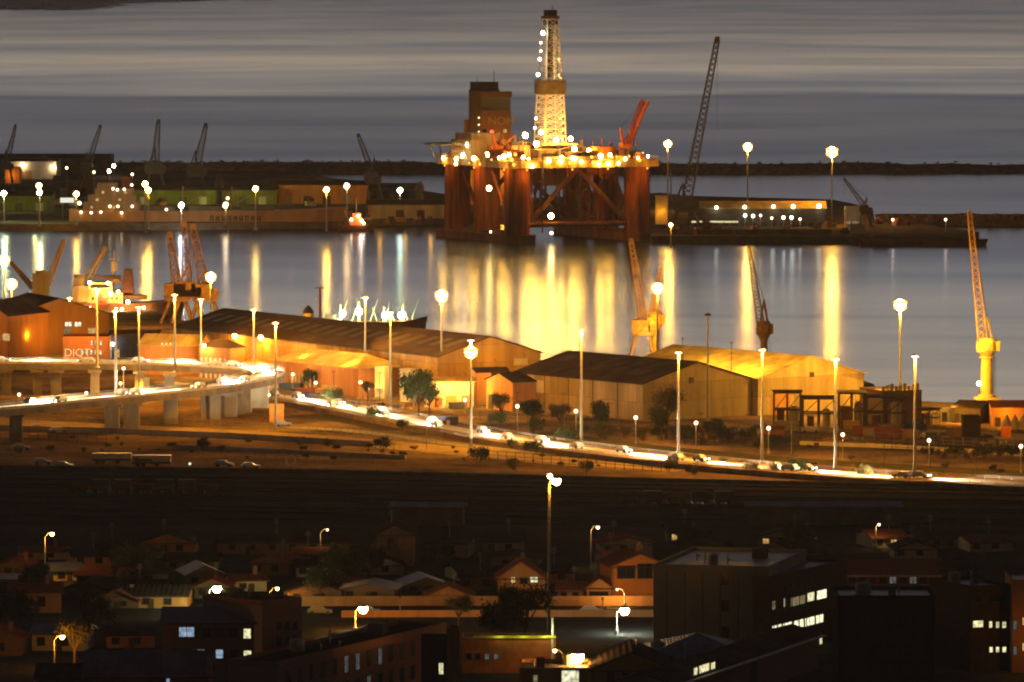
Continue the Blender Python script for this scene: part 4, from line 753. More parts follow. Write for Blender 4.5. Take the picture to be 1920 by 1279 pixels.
for px, py, r_, pw in ((171, 528, .6, 2600), (205, 529, .6, 2200), (185, 543, .45, 0), (210, 549, .7, 5000), (224, 545, .5, 0), (242, 564, .7, 5200), (171, 576, .7, 5200), (231, 578, .5, 3000), (220, 577, .4, 0), (272, 575, .45, 2000), (284, 591, .6, 3000), (232, 593, .5, 3000), (248, 593, .5, 0)):
    q = cl(px, py); m = MB(); m.ball((q.x, -6.6, q.z), r_ * .8, 8, 5); obj('deck_lamp', m, E_WARM, cs_)
    if pw: light(cs_, (q.x, -8.2, q.z), pw * .5, (1, .55, .14), .4)

for lb, bs, ft, tp in [('rusty portal crane left of the three behind the long shed', (332, 606), (334, 545), (318, 440), ), ('middle portal crane of the three, jib straight up', (352, 606), (352, 540), (345, 420)), ('rusty portal crane right of the three, under the bright quay light', (386, 606), (384, 545), (362, 425))]:
    jib_crane(lb, bs, 1874, ft, tp, 3.0, mt=mat('rust_yellow_crane', (.4, .24, .09), .6, 0, .6, .5, (.16, .09, .05)), name='portal_crane', group='rusty portal cranes behind the long shed', rr=.22, nseg=12)
jib_crane('slim brown portal crane beside the right yellow crane tower, jib nearly upright', (1203, 678), 1690, (1207, 605), (1183, 452), 2.3, mt=mat('rust_yellow_crane', (.4, .24, .09)), name='portal_crane', group=None, rr=.2, nseg=16)
def tower_crane(label, px, yb, Y, y_col, y_head, wcol, whead, tip, w, mt, boom_mt):
    b = P(px, yb, Z0) if Y is None else D(px, yb, Y); Y = b.y; t = thing('dock_crane', label, 'crane', (b.x, Y, Z0), 0, 'slewing dock cranes on tall columns'); g = lambda x, y: D(x, y, Y) - Vector((b.x, Y, Z0)); k = Y / F
    zc, zh = g(px, y_col).z, g(px, y_head).z
    m = MB(); m.lathe((0, 0, 0), [(wcol * .75, 0), (wcol * .75, 3.2), (wcol * .5, 3.4), (wcol * .46, zc - .5), (wcol * .62, zc - .4), (wcol * .62, zc)], 16); m.b2(-wcol, -wcol, 0, wcol, wcol, 2.6); obj('column', m, mt, t)
    m = MB()
    for q in range(int(zc / 1.2)): m.box((wcol * .52, -.2, q * 1.2 + .6), (.12, .6, .08))
    m.bar((wcol * .55, -.5, 0), (wcol * .55, -.5, zc), .06, 4); m.bar((wcol * .55, .1, 0), (wcol * .55, .1, zc), .06, 4); obj('ladder', m, DARKST, t)
    m = MB(); h = whead / 2; m.lathe((0, 0, zc), [(h * .55, 0), (h, 1.6), (h, (zh - zc) * .6), (h * .7, (zh - zc) * .75)], 12); m.box((h * .7, .4, zc + (zh - zc) * .42), (h * 1.0, h * 1.5, (zh - zc) * .4)); m.box((-h * .7, -h * .5, zc + (zh - zc) * .35), (h * .7, h * .8, (zh - zc) * .3)); obj('machine_house', m, mt, t)
    m = MB(); m.bar((h * .6, 0, zc + (zh - zc) * .5), (0, 0, zh + (zh - zc) * .6), .35, 6); m.bar((-h * .5, 0, zc + (zh - zc) * .5), (0, 0, zh + (zh - zc) * .6), .28, 6); obj('mast_frame', m, boom_mt, t)
    ft = Vector((-h * .4, -.6, zc + (zh - zc) * .6)); tp = g(*tip); m = MB(); m.lattice(ft, tp, w, w * .4, 20, .17); m.box(tp, (.8, .8, 1)); obj('boom', m, boom_mt, t)
    m = MB(); m.bar((0, 0, zh + (zh - zc) * .6), tp, .07, 4); m.bar((h * .8, 0, zc), (h * .85, 0, zc - (zc * .9)), .05, 4); obj('cable', m, DARKST, t); return t
c3_ = tower_crane('yellow column crane right of the slim portal crane, under a bright lamp', 1229, 690, 1690, 618, 572, 2.1, 4.2, (1238, 505), 1.6, YELL, YELL); light(c3_, (-2, -8, 9), 5500, (1, .6, .08), .5)  # bodiless front light added to brighten the crane
tower_crane('dark column crane whose boom stands before the middle pier light reflection', 1432, 690, 1655, 636, 590, 1.9, 4.2, (1404, 462), 2.0, mat('brown_crane_paint', (.28, .17, .07), .6, 0, .6, .5), mat('brown_crane_paint', (.28, .17, .07)))
c4 = tower_crane('bright yellow column crane near the right edge with a long raised boom', 1850, 765, None, 668, 622, 3.1, 5.2, (1818, 398), 2.2, mat('bright_yellow_crane', (.72, .52, .12), .5, 0, .6, .3), mat('brown_yellow_boom', (.42, .27, .1), .6, 0, .5, .4))
light(c4, (-3, -9, 20), 11000, (1, .62, .1), .6); light(c4, (-6, -7, 6), 5000, (1, .62, .1), .6)
q = P(1834, 742, 5); t = thing('flood_lamp', 'low flood lamp glowing at the foot of the bright yellow crane', 'lamp', (q.x, q.y - 4, Z0)); m = MB(); m.bar((0, 0, 0), (0, 0, 5), .15); obj('pole', m, STEEL, t); m = MB(); m.ball((0, 0, 5.3), .6); obj('lamp_head', m, E_WARM, t)

# fishing boats with white working lights, and the little round tower
c0 = D(680, 621, 1880); fb = thing('fishing_boat', 'fishing boat strung with greenish white working lights behind the long shed', 'boat', (c0.x, 1882, 0)); fl = lambda px, py: D(px, py, 1882) - Vector((c0.x, 1882, 0))
obj('hull', hull_mb(38, 7, 3.0), RUST, fb); m = MB(); px_box(m, 600, 598, 640, 618, fl, -2, 2); px_box(m, 610, 590, 630, 598, fl, -1.6, 1.6); obj('wheelhouse', m, WHITE, fb)
GY = mat('pale_green_mast', (.5, .5, .25), .6)
for x, y0, y1 in ((638, 620, 570), (673, 620, 565), (720, 624, 575), (755, 624, 570), (775, 626, 590)):
    m = MB(); m.bar(fl(x, y0), fl(x, y1), .5, 6, .3); obj('mast', m, GY, fb)
for x0, y0, x1, y1 in ((640, 600, 652, 560), (676, 606, 668, 558), (690, 615, 708, 562), (712, 618, 698, 575), (722, 610, 730, 566), (757, 600, 757, 556), (765, 618, 786, 560), (770, 620, 760, 585), (745, 618, 733, 585), (655, 615, 668, 580)):
    m = MB(); m.bar(fl(x0, y0), fl(x1, y1), .22, 5, .1); obj('boom', m, GY, fb)
for i, (x, y, r_) in enumerate(((643, 588, .85), (673, 584, 1.0), (722, 591, .9), (753, 591, 1.0), (637, 611, .5), (779, 621, .8), (650, 612, .35), (588, 606, .4), (612, 600, .4))):
    q = fl(x, y); m = MB(); m.ball((q.x, -1.2, q.z), r_, 8, 5); obj('work_lamp', m, E_MERC, fb)
    if i < 4: light(fb, (q.x, -2.6, q.z - .5), 1100, (.8, 1, .5), .4)
q = D(578, 612, 1829); t = thing('round_tower', 'small round tower with a dark conical roof above the long shed', 'tower', (q.x, 1829, Z0)); zz = lambda y: zt(578, y, 1829) - Z0
m = MB(); m.lathe((0, 0, 0), [(1.5, 0), (1.5, zz(590)), (1.75, zz(589)), (1.75, zz(587))], 12); obj('wall', m, CREAM, t); m = MB(); m.lathe((0, 0, zz(587)), [(1.9, 0), (1.3, 1.2), (.1, zz(572) - zz(587))], 12); obj('roof', m, DARKST, t); light(t, (-1, -4, zz(597)), 700, SOD)
q = D(600, 610, 1825); t = thing('signal_mast', 'T-shaped signal mast between the round tower and the boat lights', 'mast', (q.x, 1825, Z0)); k = lambda y: zt(600, y, 1825) - Z0
m = MB(); m.bar((0, 0, 0), (0, 0, k(540)), .5, 6, .35); m.bar((-1.7, 0, k(540)), (1.7, 0, k(540)), .22); m.bar((-1.3, 0, k(558)), (0, 0, k(552)), .15); obj('mast_pole', m, OCHRE, t)

# ================================================================== sheds
def para(name, label, cat, xa, ya, xb, yb_, eave_z, D_, ridge, **k):   # front eave corners seen in the photo at a known eave height
    A, B = P(xa, ya, eave_z), P(xb, yb_, eave_z); A.z = B.z = Z0
    return Bld(name, label, cat, A, B, D_, eave_z - Z0, ridge, **k)
ls = para('long_shed', 'very long dark-roofed quay shed with an orange lit gable end', 'shed', 330, 613, 822, 668, 14, 30, 15.5, wall=ribbed('ochre_cladding', (.46, .32, .15), 1.2, .85), roof=ROOFD, ov=1.0)
for k in range(14): ls.panel('bay_door', 6 + k * 10, 0, 10.5 + k * 10, 4.6, DARKST if k % 3 == 0 else OCHRE, 'f')
ls.panel('gable_door', 10, 0, 16, 5, DARKST, 'r'); ls.panel('louvre', 22, 8, 26, 9.6, CREAM, 'r')
for k in range(36): pass
m = MB()
for k in range(20): u = 4 + k * 7; m.add([(u, 5, 12.4), (u + 3.4, 5, 12.4), (u + 3.4, 11, 14.0), (u, 11, 14.0)], [(0, 1, 2, 3)])
m.v = [(x, y, z + .55) for x, y, z in m.v]; obj('rooflight', m, mat('dirty_rooflight', (.075, .065, .05), .6), ls.o)
for px, py in ((450, 630), (499, 633)):
    u, z = ls.uv(px, py); m = MB(); m.ball((u, -1.6, z), .6); obj('wall_lamp', m, E_SOD, ls.o); light(ls.o, (u, -3.4, z - .8), 6500, SOD, .5)
for u in (70, 95, 120, 138): light(ls.o, (u, -12, 9), 3600, SOD, .5)
light(ls.o, (ls.w + 12, 12, 7), 6000, SOD, .5)
# twin-gabled sheds on the right: walls facing the road, gables to the right
s1 = para('gabled_shed', 'tan shed with a dark roof, left of the twin gabled sheds', 'shed', 967, 698, 1205, 720, 12, 33, 13.6, wall=TAN, roof=ROOFD, ov=.7)
s1.panel('notice_panel', 6, 4.5, 12, 7.5, CREAM, 'f'); s1.panel('downpipe', 4.2, 0, 4.5, 9, DARKST, 'f'); s1.panel('gable_vent', 14, 8.6, 15.4, 10, DARKST, 'r'); s1.panel('gable_box', 5, 4, 6.2, 5.6, CONC, 'r')
for u in (12, 22, 32, 42): s1.panel('downpipe', u, .2, u + .15, 8.9, DARKST, 'f')
gd = Vector((math.cos(s1.ang), math.sin(s1.ang), 0)); gp = Vector((-gd.y, gd.x, 0)); cB = s1.A + gd * s1.w
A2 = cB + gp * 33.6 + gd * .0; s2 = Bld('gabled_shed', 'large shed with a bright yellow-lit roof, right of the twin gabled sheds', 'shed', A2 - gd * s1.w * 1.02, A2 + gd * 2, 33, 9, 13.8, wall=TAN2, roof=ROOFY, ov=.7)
tag(s1.o, group='twin gabled sheds'); tag(s2.o, group='twin gabled sheds')
s2.panel('gable_door', 4, 0, 10, 5.4, OCHRE, 'r'); s2.panel('gable_vent', 16, 8.8, 17.4, 10, DARKST, 'r')
light(s2.o, (s2.w + 18, 14, 16), 42000, (1, .46, .04), .6)  # bodiless light added to brighten the right end of the roof
for x_ in (s2.w - 8, s2.w * .5): q = MB(); q.bar((x_, -2, 9.2), (x_, -2, 17.4), .1, 5); q.box((x_, -2, 17.5), (.6, .5, .3)); obj('added_roof_flood', q, DARKST, s2.o); light(s2.o, (x_, -1.4, 17.0), 27000, (1, .5, .05), .4)  # poles and floods added to brighten the roof
lt = bpx('annex', 'small dark annex built against the left gable of the tan shed', 'annex', 912, 766, 962, 772, 22, 714, 700, axis='y', wall=OCHRE, roof=ROOFD); lt.panel('door', 1, 0, 3.4, 3.6, DARKST)
# buildings between the flyover and the long shed
lb1 = para('quay_building', 'brown two-gabled building at the left edge with a lit eave line', 'building', -60, 590, 14, 592, 15, 26, 16, axis='y', wall=OCHRE, roof=ROOFD)
lb2 = para('quay_building', 'wide brown gabled hall behind the leftmost road masts', 'building', 16, 592, 205, 588, 14, 30, 15.5, axis='y', wall=mat('brown_plaster', (.36, .2, .09), .85, 0, .15, .4, streak=True), roof=ROOFD, ov=1.2)
for b in (lb1, lb2):
    for k in range(4): b.panel('window', 2 + k * b.w * .24, 5, 4.2 + k * b.w * .24, 7, [W_DIM, GLASS, W_DIM, W_WRM][k], 'f')
    tag(b.o, group='brown gabled halls at the left edge')
for k in range(2): lb2.wpx(122 + k * 18, 604, 134 + k * 18, 612, em_window('lit_hall_window', (1, .9, .6), 1.6))
for u in (3, 12, 22): light(lb2.o, (u, -9, 6), 2400, SOD, .5)
light(lb1.o, (4, -8, 8), 3000, SOD)
br = bpx('shop_building', 'orange lit building with illuminated letters and bright windows above the flyover', 'shop', 118, 693, 205, 693, 14, 636, wall=mat('orange_shop_wall', (.55, .2, .05), .8, 0, .3, .3), roof=ROOFD)
u0, z0 = br.uv(120, 668); lettering('DIQT', br.o, (u0, -.16, z0), 3.0, em('sign_letters_glow', (1, .7, .25), .9))
for k in range(3): br.wpx(170 + k * 8.5, 638.5, 174 + k * 8.5, 647, W_YEL, mull=0)
for k in range(5): br.wpx(152 + k * 8.5, 656.5, 156.5 + k * 8.5, 665, W_YEL, mull=0)
light(br.o, (6, -6, 8), 1500, (1, .45, .1)); 
db = bpx('dark_store', 'dark blue-black store with a pale lit doorway beside the letters', 'store', 206, 690, 292, 690, 18, 628, 620, wall=mat('dark_blue_wall', (.05, .05, .055), .7), roof=ROOFD)
db.wpx(204, 650, 209, 672, em_window('lit_doorway', (.8, 1, .75), .9), mull=0); db.wpx(218, 655, 224, 670, W_WRM, mull=0)
u, z = db.uv(212, 645); m = MB(); m.ball((u, -.7, z), .42); obj('wall_lamp', m, em('blue_white_glow', (.75, .9, 1), 30), db.o); light(db.o, (u, -1.8, z), 500, (.7, .9, 1))
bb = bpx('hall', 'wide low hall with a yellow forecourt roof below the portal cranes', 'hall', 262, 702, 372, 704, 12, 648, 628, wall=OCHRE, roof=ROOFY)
for k in range(3): bb.wpx(302 + k * 8, 643, 306 + k * 8, 648, W_YEL, mull=0)
light(bb.o, (4, -9, 9), 1200, SOD); light(bb.o, (12, -9, 9), 1200, SOD)
pv = bpx('pavilion', 'small pale pavilion with columns glowing yellow, right of the forecourt hall', 'pavilion', 376, 708, 432, 711, 6, 652, 636, axis='hip', wall=OCHRE, roof=ROOFD)
for k in range(6): pv.panel('column', .3 + k * 1.62, 0, .75 + k * 1.62, 5.4, WHITE, 'f', .003, .5)
u, z = pv.uv(388, 648); m = MB(); m.ball((u, -1.2, z), .4); obj('wall_lamp', m, E_WARM, pv.o); light(pv.o, (u, -2.2, z), 2600, (1, .62, .15))
ug = bpx('market_stall', 'small yellow-lit canopy just behind the tip of the flyover loop', 'canopy', 448, 716, 494, 718, 5, 684, 673, axis='hip', wall=OCHRE, roof=ROOFY); light(ug.o, (3, -3, 6), 2600, (1, .62, .1))
th = bpx('tent_hall', 'wide hall with a low hipped yellow roof and pillared front before the long shed', 'hall', 516, 727, 672, 744, 13, 683, 657, axis='hip', wall=OCHRE, roof=ROOFY, ov=1.4)
for k in range(12): th.panel('pillar', .5 + k * 1.8, 0, .85 + k * 1.8, 4.4, CREAM, 'f', .8, 1.1)
light(th.o, (6, -7, 6), 700, SOD); light(th.o, (15, -7, 6), 700, SOD); light(th.o, (8, -12, 15), 1300, SOD)
for px0, px1, lb in ((703, 721, 'lit square kiosk before the long shed, left of two'), (750, 769, 'lit square kiosk before the long shed, right of two')):
    b = bpx('kiosk', lb, 'kiosk', px0, 747 if px0 < 730 else 753, px1, 748 if px0 < 730 else 754, 3, 692 if px0 < 730 else 697, wall=CREAM, group='lit square kiosks'); b.panel('hatch', .4, 1.2, b.w - .4, 2.6, W_WRM); light(b.o, (1.5, -2.5, 3), 1400, (1, .6, .12))
lw = bpx('lit_store', 'low store whose wall blazes yellow at the foot of the tall starred lamp', 'store', 796, 764, 888, 764, 8, 716, 708, wall=CREAM, roof=ROOFY); 
for k in range(3): lw.panel('garage_door', 1.2 + k * 4, 0, 4 + k * 4, 3, OCHRE)
light(lw.o, (5, -5, 5), 5000, (1, .6, .1), .5); light(lw.o, (12, -5, 5), 3500, (1, .6, .1), .5)
gh = bpx('lit_store', 'orange store with dark upper openings under the gable of the long shed', 'store', 894, 760, 952, 759, 6, 698, 690, wall=OCHRE, roof=ROOFD); gh.wpx(921, 694, 935, 702); gh.wpx(938, 694, 948, 702); light(gh.o, (4, -5, 6), 1800, SOD)
# steel plant in front of the yellow shed
def frame(name, label, xl, yl, xr, yr, ytop, depth, group=None, clad=None):
    A, B = P(xl, yl), P(xr, yr); u = B - A; wd = u.length; h = zt((xl + xr) / 2, ytop, A.y) - Z0; t = thing(name, label, 'steel frame', A, math.atan2(u.y, u.x), group)
    m = MB(); n = max(2, int(wd / 3.2))
    for k in range(n + 1):
        for y in (0, depth): m.bar((wd * k / n, y, 0), (wd * k / n, y, h), .16, 4)
    for y in (0, depth):
        for z in (h * .5, h): m.bar((0, y, z), (wd, y, z), .18, 4)
    for k in range(n): m.bar((wd * k / n, 0, h * .5), (wd * (k + 1) / n, 0, h), .1, 4)
    sw_ = obj('steelwork', m, DARKST, t); sw_['kind'] = 'stuff'
    m = MB(); m.b2(-.4, -.4, h + .19, wd + .4, depth + .4, h + .45); obj('canopy_roof', m, clad or ROOFD, t)
    for k in range(n):
        m = MB(); s = R.uniform(.7, 1.3); z1 = h * R.uniform(.35, .8); x = wd * (k + .5) / n
        if k % 2: m.lathe((x, depth * .5, 0), [(s, 0), (s, z1), (s * .4, z1 + .5)], 12)
        else: m.b2(x - s, depth * .3, 0, x + s, depth * .8, z1)
        obj('tank' if k % 2 else 'bin', m, [RUST, CONC, OCHRE, STEEL][k % 4], t)
    return t
frame('conveyor_shelter', 'tall open steel shelter with a pale hopper before the twin gables', 1452, 800, 1502, 800, 737, 5)
hp = bpx('hopper_house', 'square tan hopper house standing in the open steel shelter', 'hopper', 1469, 776, 1500, 776, 4, 742, wall=TAN2, roof=ROOFD)
frame('pipe_frame', 'low dark steel pipe frame between shelter and right road mast', 1506, 803, 1566, 803, 748, 6, 'steel frames of the works yard'); frame('pipe_frame', 'dark steel frame under the corner of the yellow shed', 1574, 804, 1622, 804, 738, 6, 'steel frames of the works yard', ROOFY); frame('pipe_frame', 'dark steel frame with a lit canopy right of the yellow shed corner', 1626, 804, 1700, 804, 745, 6, 'steel frames of the works yard')
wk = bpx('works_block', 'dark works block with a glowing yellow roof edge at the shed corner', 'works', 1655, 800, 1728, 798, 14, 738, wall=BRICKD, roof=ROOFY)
m = MB(); 
for k in range(9): m.b2(-.2 + k * 1.1, -.2, wk.h + .8, .5 + k * 1.1, .4, wk.h + 1.8 + (k % 3) * .3)
obj('roof_plant', m, ROOFY, wk.o); light(wk.o, (5, 6, wk.h + 6), 7000, (1, .62, .08))
frame('pipe_frame', 'small dark frame at the quay edge right of the works block', 1722, 798, 1762, 796, 770, 4, 'steel frames of the works yard')
for lb, xl, yl, xr, yr, yt_, yr_, dp, wm, rm in [('brown stepped-roof quay shed at the right edge behind the yellow crane', 1862, 800, 1990, 800, 765, 752, 16, OCHRE, ROOFR), ('small dark shed left of the bright yellow crane foot', 1786, 792, 1838, 794, 765, 752, 10, CONCD, ROOFD), ('low yellow lit fence hut between the works and the dark crate', 1762, 790, 1800, 790, 772, None, 3, CREAM, ROOFY)]:
    b = bpx('quay_shed', lb, 'shed', xl, yl, xr, yr, dp, yt_, yr_, wall=wm, roof=rm, group='small sheds at the right edge'); b.panel('door', .5, 0, 1.8, 2.2, DARKST); light(b.o, (3, -4, 4), 2200, SOD)
for k in range(5): m = MB(); m.lathe((0, 0, 0), [(1.3, 0), (1.1, 1.5), (.1, 3.6)], 10); q = P(1882 + k * 15, 800, Z0); m.v = [(x + q.x, y + q.y - 9, z + Z0) for x, y, z in m.v]; solo('salt_cone', m, CREAM, 'pale pointed cone shelter in the row at the right edge', 'cone', (q.x, q.y - 9, Z0), 'row of pale cones at the right edge')
ct = bpx('container', 'big dark crate-like container standing alone near the right edge', 'container', 1806, 824, 1838, 824, 6.5, 787, wall=mat('dark_container', (.06, .04, .03), .7), roof=DARKST)
for k in range(6): ct.panel('side_rib', .3 + k * 1, 0.1, .5 + k * 1, ct.h - .15, ROOFR, 'r')
orb = bpx('skip', 'small bright orange skip beside the dark container', 'skip', 1878, 820, 1896, 820, 2, 806, wall=mat('orange_skip_paint', (.7, .18, .04), .5), roof=DARKST); light(orb.o, (1, -3, 3), 300, SOD)

# ================================================================== roads
def ribbon(pts, w, z_off=0.0):                          # list of centre points -> left / right edges
    L_, R_ = [], []
    for i, p in enumerate(pts):
        a, b = pts[max(0, i - 1)], pts[min(len(pts) - 1, i + 1)]; d = (b - a); d.z = 0; d.normalize(); n = Vector((-d.y, d.x, 0)); L_.append(p + n * w / 2); R_.append(p - n * w / 2)
    return L_, R_
def smooth(pts, n=8):                                   # Catmull-Rom through the given points
    o = []
    for i in range(len(pts) - 1):
        p0, p1, p2, p3 = pts[max(0, i - 1)], pts[i], pts[i + 1], pts[min(len(pts) - 1, i + 2)]
        for k in range(n):
            t = k / n; o.append(.5 * ((2 * p1) + (p2 - p0) * t + (2 * p0 - 5 * p1 + 4 * p2 - p3) * t * t + (3 * p1 - p0 - 3 * p2 + p3) * t ** 3))
    return o + [pts[-1]]
def sheet(mb, L_, R_, dz0, dz1):
    n = len(L_); vs = []
    for i in range(n):
        for p, z in ((L_[i], dz1), (R_[i], dz1), (R_[i], dz0), (L_[i], dz0)): vs.append((p.x, p.y, p.z + z))
    fs = []
    for i in range(n - 1):
        a, b = i * 4, i * 4 + 4; fs += [(a, a + 1, b + 1, b), (a + 1, a + 2, b + 2, b + 1), (a + 2, a + 3, b + 3, b + 2), (a + 3, a, b, b + 3)]
    mb.add(vs, fs + [(0, 3, 2, 1), ((n - 1) * 4, (n - 1) * 4 + 1, (n - 1) * 4 + 2, (n - 1) * 4 + 3)])
ZF = 11.0
loop = smooth([P(px, py, ZF) for px, py in ((-260, 680), (0, 680), (150, 680), (290, 682), (400, 686), (465, 691), (497, 697), (490, 706), (455, 714), (400, 724), (310, 734), (200, 745), (90, 756), (0, 765), (-200, 783))], 7)
fo = thing('flyover', 'curved concrete road flyover looping back on itself at the left', 'flyover', (loop[0].x, loop[0].y, Z0)); FO = Vector(fo.location)
L_, R_ = ribbon(loop, 9.6); m = MB(); sheet(m, L_, R_, -1.5, 0); obj('deck', m, CONCD, fo, True)
L2, R2 = ribbon(loop, 6.4); m = MB(); sheet(m, L2, R2, .004, .05); obj('roadway', m, ROAD, fo, True)
for s in (1, -1):
    a, b = ribbon(loop, 9.4 * 1), ribbon(loop, 9.0); m = MB(); sheet(m, a[0] if s > 0 else b[1], b[0] if s > 0 else a[1], .002, .6); obj('parapet', m, CONC, fo, True)
    m = MB(); e = ribbon(loop, 9.2)[0 if s > 0 else 1]
    for i in range(len(e) - 1): m.bar(e[i] + Vector((0, 0, 1)), e[i + 1] + Vector((0, 0, 1)), .06, 4); m.bar(e[i] + Vector((0, 0, .6)), e[i] + Vector((0, 0, 1)), .05, 4)
    obj('railing', m, STEEL, fo, True)
for px, py, w_ in ((12, 682, 2), (70, 682, 2), (105, 682, 2.4), (178, 682, 2), (262, 684, 2), (318, 688, 2), (30, 762, 2.6), (210, 745, 3), (247, 741, 3.2), (320, 733, 3), (395, 724, 4.2), (425, 720, 4.6), (458, 712, 3.4), (488, 704, 3.6)):
    q = P(px, py, ZF); m = MB(); m.box((q.x, q.y, (ZF - 1.52 + Z0) / 2), (w_ * 1.1, 2.2, ZF - 1.52 - Z0)); m.box((q.x, q.y, ZF - 1.9), (w_ * 1.6, 4.6, .7)); obj('pier', m, CONC if px > 150 else CONCD, fo, True)
m = MB(); a, b = P(392, 724, ZF), P(470, 712, ZF); m.prism([(a.x, a.y - 2), (b.x, b.y - 2), (b.x, b.y + 5), (a.x, a.y + 5)], Z0, ZF - 2.3); obj('abutment', m, CONCD, fo, True)
low = smooth([P(px, py, Z0 + 1.2) for px, py in ((300, 716), (420, 729), (512, 741), (600, 755), (700, 774), (800, 794), (900, 813), (1000, 829), (1100, 842), (1200, 854), (1320, 867), (1430, 877), (1560, 887), (1700, 896), (1820, 902), (1930, 908), (2150, 919))], 4)
SVC_ = ground_mat('road_verge', (.3, .22, .13), (.17, .13, .08), .3); L_, R_ = ribbon(low, 13); m = MB(); sheet(m, L_, R_, -1.4, 0); solo('road', m, SVC_, None, None, kind='structure')
L_, R_ = ribbon(low, 6.0); m = MB(); sheet(m, L_, R_, .004, .012); solo('carriageway', m, ROAD, None, None, kind='structure')
def rail(name, label, pts, h=.75, step=1, mt=STEEL, r=.07, group='roadside guard rails'):
    t = thing(name, label, 'guard rail', pts[0], 0, group); o = Vector(pts[0]); m = MB()
    for i in range(len(pts) - 1):
        for z in (h * .6, h): m.bar(pts[i] - o + Vector((0, 0, z)), pts[i + 1] - o + Vector((0, 0, z)), r, 4)
    obj('rail', m, mt, t); m = MB()
    for p in pts: m.bar(p - o, p - o + Vector((0, 0, h)), r * 1.1, 4)
    po = obj('post', m, mt, t); po['kind'] = 'stuff'; return t
L3, R3 = ribbon(low, 12.4); rail('guard_rail', 'guard rail along the seaward verge of the bright road', L3); rail('guard_rail', 'guard rail along the town side of the bright road', R3)
def strip(name, pts, w, mt, dz=.02):
    p = smooth([P(a, b, Z0 + dz) for a, b in pts], 4); L_, R_ = ribbon(p, w); m = MB(); sheet(m, L_, R_, -.4, 0); solo(name, m, mt, None, None, kind='structure')
SVC = ground_mat('pale_service_road', (.4, .3, .19), (.26, .2, .12), .15)
strip('service_road', ((-200, 775), (0, 790), (200, 800), (430, 812), (640, 826), (860, 846), (1100, 868), (1300, 880)), 16, SVC, .03)
strip('path', ((520, 800), (640, 806), (760, 820), (900, 838), (1050, 852)), 5, CONC, .05)
strip('yard_road', ((1500, 800), (1620, 806), (1760, 810), (1960, 822)), 15, SVC, .025)
strip('grass', ((560, 778), (660, 786), (760, 806)), 13, mat('dry_grass', (.09, .08, .03), .95, 0, .4, .5), .04)
strip('grass', ((1000, 812), (1200, 838), (1420, 858), (1700, 876), (1960, 890)), 12, mat('dry_grass', (.09, .08, .03)), .035)
def fence(name, label, pts, h, step, mt=DARKST, r=.05, group=None, solidh=0):
    t = thing(name, label, 'fence', pts[0], 0, group); o = Vector(pts[0]); m, m2 = MB(), MB()
    for i in range(len(pts) - 1):
        a, b = pts[i] - o, pts[i + 1] - o; n = max(1, int((b - a).length / step))
        for z in (h * .15, h * .55, h): m.bar(a + Vector((0, 0, z)), b + Vector((0, 0, z)), r, 4)
        for k in range(n + 1): q = a.lerp(b, k / n); m2.bar(q, q + Vector((0, 0, h * 1.04)), r * 1.4, 4)
    obj('rail', m, mt, t); p_ = obj('post', m2, mt, t); p_['kind'] = 'stuff'; return t
fence('railing', 'pale railing with posts above the slope behind the flyover tip', [P(505, 728), P(650, 731)], 3.0, 3.2, CREAM, .09)
fence('fence', 'dark wire fence along the tan sheds plot', [P(900, 790), P(1080, 806), P(1280, 818), P(1500, 832), P(1760, 846)], 2.6, 4, DARKST, .05)
fence('fence', 'low fence on the earth slope by the service road', [P(-20, 786), P(180, 792), P(430, 802), P(640, 816), P(830, 836)], 1.6, 2.4, STEEL, .05)
m = MB(); ya = [P(a, b) for a, b in ((-300, 872), (0, 879.5), (300, 882.5), (640, 887.5), (900, 894.5), (1240, 903.5), (1560, 910.5), (1940, 917.5), (2300, 923))]; L_, R_ = ribbon(ya, .5); sheet(m, L_, R_, -.2, .8); m.v = [(x - ya[0].x, y - ya[0].y, z - Z0) for x, y, z in m.v]
wl = bpy.data.objects.new('yard_wall', me('yard_wall', m, CONCD)); COL.objects.link(wl); wl.location = ya[0]; tag(wl, 'long dark added wall between the lit roadside and the black rail yard', 'wall')  # wall added to keep mast light off the yard

# sign gantry, truck trailers
t0 = P(842, 806); t = thing('road_sign', 'blue direction sign with a white panel over the bright road', 'sign', t0); z1 = zt(842, 781, t0.y) - Z0; z2 = zt(842, 801, t0.y) - Z0
m = MB(); m.b2(-2.6, -.1, z2 + .5, 2.2, .1, z1); obj('sign_board', m, mat('blue_sign', (.03, .06, .3), .4), t); m = MB(); m.b2(-.6, -.13, z2 + .2, .15, -.1, z1 - .9); obj('white_panel', m, WHITE, t); m = MB(); m.b2(-2.7, -.13, z2 + .45, -.7, -.1, z1 - .9); obj('red_panel', m, RUST, t)

